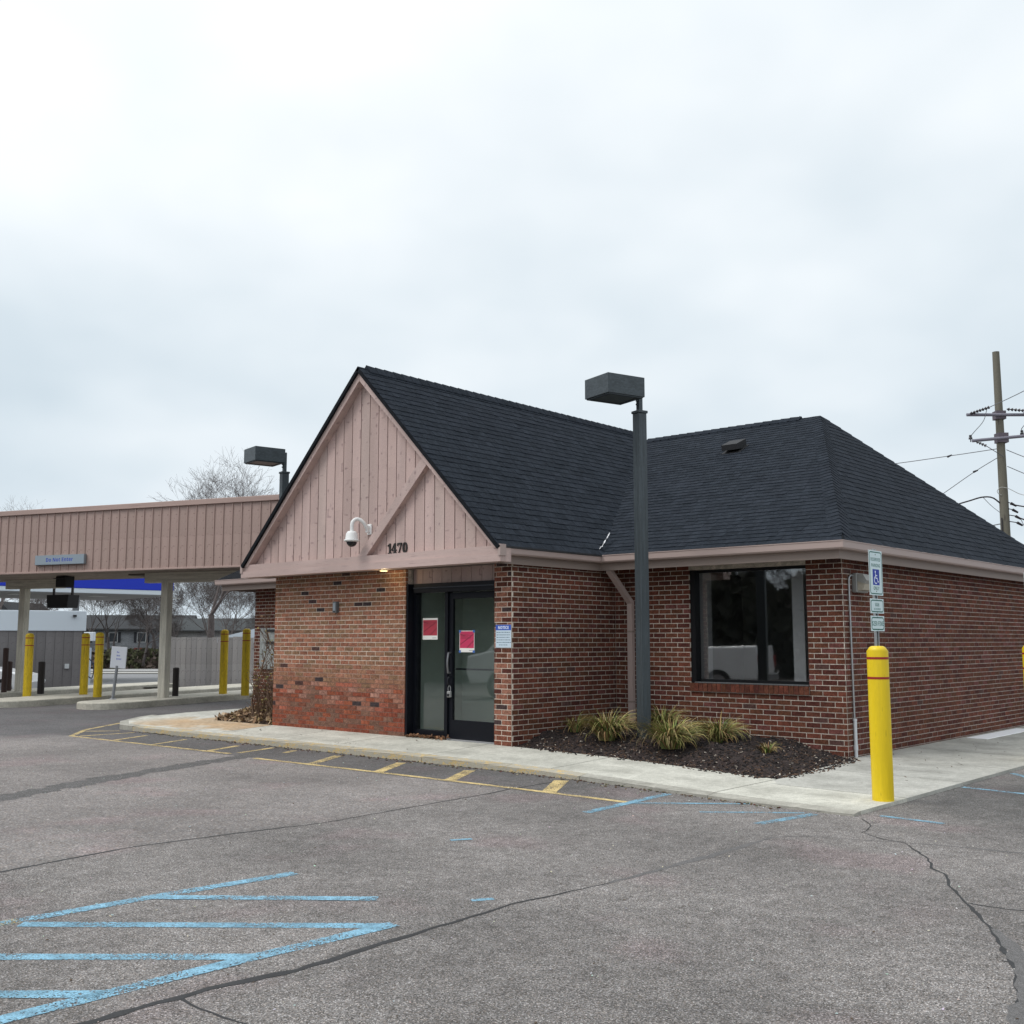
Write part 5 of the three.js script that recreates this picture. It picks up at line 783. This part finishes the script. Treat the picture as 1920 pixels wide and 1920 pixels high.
house('white gabled house seen just right of the grey shed', -52.6, 122, 1.45, 8, 4.6, 6, 2.6, [0.56, 0.58, 0.6], [0.06, 0.062, 0.068], 2, 2, 0);

// ------------------------------------------------------------------ bare trees
const barkMats = [[0.2, 0.165, 0.155], [0.27, 0.23, 0.22], [0.17, 0.145, 0.14]].map(c => M(c, 0.95, { map: grainTex }));  // bark lightened, with distance haze put into the colour
function bareTree(h, spread, levels, seed, trunkR, split = 0.28) {
  const r = mulberry(seed), RR = (a, b) => a + (b - a) * r(), trunk = [], twigs = [];
  function grow(p, dir, len, rad, lv) {
    rad = Math.max(rad, 0.0065);
    let q = p, d = dir.clone(), rr = rad; const n = lv > 2 ? 3 : 2;
    for (let i = 0; i < n; i++) { const d2 = d.clone().add(V3(RR(-0.16, 0.16), RR(-0.02, 0.1), RR(-0.16, 0.16))).normalize(), e = q.clone().addScaledVector(d2, len / n), r2 = rr * 0.86; (lv >= levels - 1 ? trunk : twigs).push(rod(q, e, rr, r2, lv >= levels - 1 ? 9 : lv > 2 ? 5 : 3, false)); if (lv > 0 && i < n - 1 && lv < levels && r() < 0.75) side(e, d2, len, r2, lv); q = e; d = d2; rr = r2; }
    if (lv <= 0) return; const k = lv > 3 ? 2 : r() < 0.5 ? 3 : 2; for (let i = 0; i < k; i++) side(q, d, len, rr, lv);
  }
  function side(q, d, len, rr, lv) { const ax = V3(RR(-1, 1), RR(-0.3, 0.3), RR(-1, 1)).cross(d).normalize(), e = d.clone().applyAxisAngle(ax, RR(0.3, 0.85) * spread); e.y += 0.1; grow(q, e.normalize(), len * RR(0.6, 0.82), rr * RR(0.5, 0.7), lv - 1); }
  grow(V3(0, -0.2, 0), V3(0, 1, 0), h * split, trunkR, levels);
  const T = merge(trunk), K = merge(twigs); K.computeBoundingBox(); const f = h / K.boundingBox.max.y; T.scale(f, f, f); K.scale(f, f, f); return { trunk: T, crown: K };
}
const treeKinds = [bareTree(13.2, 1.15, 7, 4, 0.33, 0.36), bareTree(11, 0.95, 7, 9, 0.2, 0.3), bareTree(10, 0.9, 7, 15, 0.16, 0.32), bareTree(9.5, 1.1, 7, 23, 0.15, 0.25)];
function tree(label, x, z, kind, s, turn, group, bark = 0) { const t = thing('bare_tree', label, 'tree', [x, terrain(x, z) - 0.04, z], turn, group); part('trunk', treeKinds[kind].trunk, barkMats[bark], t).scale.setScalar(s); part('crown', treeKinds[kind].crown, barkMats[bark], t).scale.setScalar(s); return t; }
const treeAt = (label, la, fw, ...a) => { const [x, z] = W2(la, fw); return tree(label, x, z, ...a); };
treeAt('tall spreading bare tree rising over the canopy left of the gable', -16.4, 60, 0, 1.0, 2.77, 'bare winter trees');
treeAt('bare treetop showing over the canopy at the left edge of the picture', -43.6, 92, 0, 1.15, 2.6, 'bare winter trees', 1);
const farTrees = [[-45.6, 116, 1, 1.0, 'bare tree standing right beside the gabled house'], [-44.2, 121, 2, 1.1, 'thin bare tree before the left end of the grey house'], [-42.3, 114, 1, 1.05, 'forked bare tree before the shuttered house windows'], [-40.9, 123, 3, 1.1, 'bare tree in the middle of the grey house front'], [-39.8, 116, 2, 1.0, 'thin dark trunk right of the middle of the grey house'], [-38.6, 118, 1, 1.15, 'bare tree at the right end of the grey house'], [-37.4, 110, 3, 1.0, 'bare tree seen just left of the near canopy column'], [-33.6, 108, 2, 1.1, 'bare tree seen just right of the near canopy column'], [-31.2, 112, 1, 1.0, 'bare tree before the white house with the grey roof'], [-26.0, 100, 3, 1.1, 'twiggy bare tree left of the brick wing'], [-24.2, 92, 2, 0.95, 'twiggy bare tree next to the brick wing'], [-28.0, 104, 1, 0.95, 'bare tree between the large trunk and the brick wing'], [-49.5, 112, 2, 1.0, 'bare tree above the white band of the grey shed'], [-54, 118, 3, 1.05, 'bare tree behind the grey shed near the left edge']];
farTrees.forEach(([la, fw, k, s, l], i) => treeAt(l, la, fw, k, s, i * 1.7, 'bare trees along the street', 2));
{ // evergreen hedge and brush at the street: one mass
  const n = 5200, g = new THREE.PlaneGeometry(0.34, 0.2);
  scatter('roadside_brush', 'dull brown and green brush massed along the far street', 'brush', n, g, i => { const la = i < 1500 ? R(-41.5, -37.5) : R(-56, -18), fw = R(108, 122), [x, z] = W2(la, fw), hh = i < 1500 ? 1.9 : 1.5 + fbm(la * 0.3, 2) * 1.2; return { p: [x, terrain(x, z) + Math.pow(rnd(), 1.3) * hh, z], r: [R(-1.5, 1.5), R(0, 6), R(-1.5, 1.5)], s: [R(0.6, 1.6), R(0.6, 1.6), 1], c: i < 1500 ? mul([0.075, 0.078, 0.035], R(0.5, 1.3)) : mul([0.085, 0.062, 0.05], R(0.5, 1.3)) }; }, leafMat);
}
// dark wood on the far side of the lot: what the window and the door glass mirror
for (let i = 0; i < 15; i++) { const a = lerp(1.62, 2.75, i / 14) + R(-0.02, 0.02), d = 32 + R(-2, 7), x = -2 + Math.cos(a) * d, z = 2 + Math.sin(a) * d; tree('bare tree in the wood behind the photographer, mirrored in the glass', x, z, 1 + i % 3, R(0.85, 1.15), i * 2.1, 'trees mirrored in the glass', 2); }
scatter('wood_edge', 'evergreen undergrowth of the wood behind the photographer, mirrored in the glass', 'undergrowth', 26000, new THREE.PlaneGeometry(0.36, 0.22), () => { const a = R(1.5, 2.85), d = 26 + R(0, 8), top = 4.0 + 1.6 * fbm(a * 9, 3, 3); return { p: [-2 + Math.cos(a) * d, Math.pow(rnd(), 0.8) * top, 2 + Math.sin(a) * d], r: [R(-1.5, 1.5), R(0, 6), R(-1.5, 1.5)], s: [R(0.7, 1.8), R(0.7, 1.8), 1], c: mul([0.03, 0.033, 0.022], R(0.4, 1.3)) }; }, leafMat);
// ---- dry shrub at the left corner of the entrance wall
{
  const s = thing('dry_shrub', 'leafless thin-stemmed shrub with a few yellow leaves at the left wall corner', 'shrub', [-9.35, leafY(-9.35, 1.75) - 0.03, 1.75]), r = mulberry(31), RR = (a, b) => a + (b - a) * r(), stems = [], leaves = [];
  for (let i = 0; i < 44; i++) { let p = V3(RR(-0.6, 0.4), 0, RR(-0.5, 0.4)), d = V3(RR(-0.3, 0.3), 1, RR(-0.25, 0.25)).normalize(), rad = RR(0.006, 0.014); const big = i < 9, n = big ? 6 + i % 3 : 4 + Math.floor(r() * 3), len = big ? 0.26 : 0.14; if (big) rad = i < 3 ? 0.018 : 0.011; for (let k = 0; k < n; k++) { d = d.clone().add(V3(RR(-0.3, 0.3), RR(-0.06, 0.12), RR(-0.3, 0.3))).normalize(); const e = p.clone().addScaledVector(d, len * RR(0.8, 1.2)); stems.push(rod(p, e, rad, rad * 0.82, 5, false)); for (let t = 0; t < 4; t++) { const b = p.clone().lerp(e, r()), d2 = d.clone().add(V3(RR(-1, 1), RR(-0.2, 0.8), RR(-1, 1))).normalize(), e2 = b.clone().addScaledVector(d2, RR(0.08, 0.28)); stems.push(rod(b, e2, 0.005, 0.003, 3, false)); if (r() < 0.32) { const l = leafGeo.clone(); l.scale(0.05, 0.05, 0.05); l.rotateX(RR(-1, 1)); l.rotateY(RR(0, 6)); l.translate(e2.x, e2.y, e2.z); leaves.push(tint(l, mul([[0.3, 0.24, 0.05], [0.26, 0.14, 0.06], [0.18, 0.17, 0.04]][Math.floor(r() * 3)], RR(0.6, 1.2)))); } } p = e; rad *= 0.84; } }
  part('stems', stems, M([0.17, 0.11, 0.075], 0.9), s); part('leaves', leaves, vcM(0.85, { side: THREE.DoubleSide }), s);
}
// ------------------------------------------------------------------ utility pole and wires
{
  const p = thing('utility_pole', 'tall wooden utility pole with two crossarms behind the hip roof', 'utility pole', [-4.63, -0.05, -21.69]), wood = M([0.23, 0.22, 0.175], 0.95, { map: boardTex }), arm = M([0.2, 0.19, 0.23], 0.7), dk = M([0.025, 0.02, 0.025], 0.5), lx = LAT[0], lz = LAT[1], A = (l, y, f = 0) => V3(l * lx + f * FWD[0], y, l * lz + f * FWD[1]);
  part('shaft', cyl(0.17, 0.105, 0, 10.55, 0, 0, 16), wood, p);
  part('crossarm', rod(A(-1.08, 8.51, -0.16), A(1.3, 8.51, -0.16), 0.05, 0.05, 8), arm, p); part('crossarm', rod(A(-0.95, 7.69, -0.16), A(1.3, 7.9, -0.16), 0.05, 0.05, 8), arm, p);
  part('arm_bracket', [box(0.3, 0.26, 0.3, 0, 8.52, 0, FACE), box(0.32, 0.3, 0.3, 0.03, 7.8, 0, FACE)], M([0.12, 0.1, 0.12], 0.8), p);
  const strain = (a, b, n) => { for (let i = 0; i < n; i++) { const q = a.clone().lerp(b, (i + 0.5) / n), g = new THREE.CylinderGeometry(0.055, 0.03, 0.05, 10); g.applyQuaternion(new THREE.Quaternion().setFromUnitVectors(V3(0, 1, 0), b.clone().sub(a).normalize())); part('insulator', g, dk, p, [q.x, q.y, q.z]); } part('insulator_rod', rod(a, b, 0.016), dk, p); };
  strain(A(-1.0, 8.53, -0.2), A(-0.42, 8.72, -0.3), 7); strain(A(0.15, 8.68, -0.2), A(0.75, 8.6, -0.3), 6); strain(A(-0.85, 7.66, -0.2), A(-0.58, 7.5, -0.3), 4);
  for (const [l, y] of [[-0.93, 7.8], [0.68, 7.95]]) { part('insulator', cyl(0.06, 0.05, y - 0.03, y + 0.03, l * lx, l * lz, 10), dk, p); part('insulator', cyl(0.045, 0.04, y + 0.05, y + 0.1, l * lx, l * lz, 10), dk, p); part('insulator_pin', cyl(0.015, 0.015, y - 0.12, y + 0.06, l * lx, l * lz, 6), dk, p); }
  for (const [y, l] of [[5.55, 0.2], [5.35, 0.28], [5.75, 0.16], [5.15, 0.32]]) { const q = A(l, y, -0.12); part('cable_clamp', rod(q, q.clone().add(A(0.16, -0.09, 0)), 0.045, 0.03, 8), dk, p); part('bracket_bolt', rod(A(0, y + 0.05, -0.1), q, 0.015), dk, p); }
  part('ground_wire_guard', rod(A(-0.17, 0.1, -0.1), A(-0.14, 5.3, -0.1), 0.02, 0.02, 6), dk, p);
  const o = V3(-4.63, -0.05, -21.69), wireM = M([0.13, 0.13, 0.14], 0.6), wire = (label, pts, r, m = wireM) => { const t = thing('overhead_wire', label, 'wire', [0, 0, 0], 0, 'overhead wires at the utility pole'); part('cable', pipe(pts.map(q => { const v = q.clone().add(o); return [v.x, v.y, v.z]; }), r, 5, 30), m, t); return t; };
  const clampOn = (t, q, r = 0.035) => part('splice', rod(q.clone().add(o).add(A(-0.07, -0.03)), q.clone().add(o).add(A(0.07, 0.03)), r, r * 0.6, 8), dk, t);
  wire('top wire running up from the left crossarm tip past the pole', [A(-0.42, 8.72, -0.3), A(0.3, 9.05, -0.6), A(3.2, 10.6, -4)], 0.013);
  wire('right wire leaving the upper crossarm', [A(0.75, 8.6, -0.3), A(1.1, 8.64, -0.5), A(4, 9.4, -4)], 0.013);
  wire('jumper loop between the two crossarms on the left', [A(-0.5, 8.68, -0.3), A(-0.62, 8.3, -0.28), A(-0.88, 7.98, -0.22), A(-0.93, 7.86, 0)], 0.011);
  wire('jumper loop between the two crossarms on the right', [A(0.6, 8.6, -0.3), A(0.68, 8.25, -0.28), A(0.58, 8.06, -0.2), A(0.68, 7.98, 0)], 0.011);
  wire('guy wire running from the lower crossarm tip to the pole', [A(-0.58, 7.5, -0.3), A(-0.2, 7.3, -0.2), A(0.0, 7.19, -0.15)], 0.012);
  clampOn(wire('long thin wire running left from the pole behind the hip', [A(-0.1, 7.47, 0), A(-1.4, 7.33, 0.5), A(-3.6, 7.15, 1.5), A(-14, 6.9, 6)], 0.012), A(-1.4, 7.33, 0.5));
  const dn = wire('slanting guy wire descending left to the hip with two beads', [A(-0.1, 7.2, 0), A(-0.65, 6.83, 0.4), A(-1.68, 6.05, 1.0), A(-4.4, 4.1, 2.5)], 0.012); clampOn(dn, A(-0.65, 6.83, 0.4)); clampOn(dn, A(-1.68, 6.05, 1.0), 0.05);
  wire('black service cable sagging left from the pole to the roof', [A(-0.1, 5.75, 0), A(-0.35, 5.94, 0), A(-0.6, 5.97, 0.1), A(-1.0, 5.86, 0.2), A(-1.4, 5.74, 0.3), A(-2.6, 5.3, 0.6)], 0.024, dk);
  wire('thin wire from the service cable back down to the pole', [A(-0.6, 5.97, 0.1), A(-0.35, 5.7, 0.1), A(-0.12, 5.46, 0)], 0.009);
  wire('low cable running left from the pole into the roof line', [A(-0.1, 5.13, 0), A(-0.5, 5.05, 0.2), A(-2, 4.7, 0.6)], 0.017);
  wire('upper right service wire descending from the pole', [A(0.12, 7.42, -0.1), A(0.5, 7.15, -0.4), A(3.4, 5.2, -3)], 0.012);
  wire('second right service wire descending from the pole', [A(0.12, 6.9, -0.1), A(0.7, 6.55, -0.4), A(3.4, 5.0, -3)], 0.012);
  wire('right telephone cable leaving the bundle of clamps', [A(0.14, 5.72, -0.1), A(0.6, 5.6, -0.3), A(3, 5.0, -2)], 0.022, dk);
  wire('lowest right cable leaving the bundle of clamps', [A(0.3, 5.33, -0.1), A(0.7, 5.15, -0.3), A(3, 4.4, -2)], 0.022, dk);
  wire('coiled loop of spare cable on the right of the pole', [A(0.4, 5.3, -0.15), A(0.55, 4.98, -0.2), A(0.72, 5.05, -0.2), A(0.7, 5.3, -0.2), A(0.55, 5.5, -0.2)], 0.01);
  wire('small pale wire ring round the pole shaft', [A(-0.1, 6.0, -0.1), A(-0.24, 6.1, -0.1), A(-0.16, 6.23, -0.15), A(0.05, 6.2, -0.2), A(0.4, 6.0, -0.3), A(1.2, 5.8, -0.8)], 0.01, M([0.4, 0.4, 0.38], 0.6));
}
renderer.render(scene, camera);
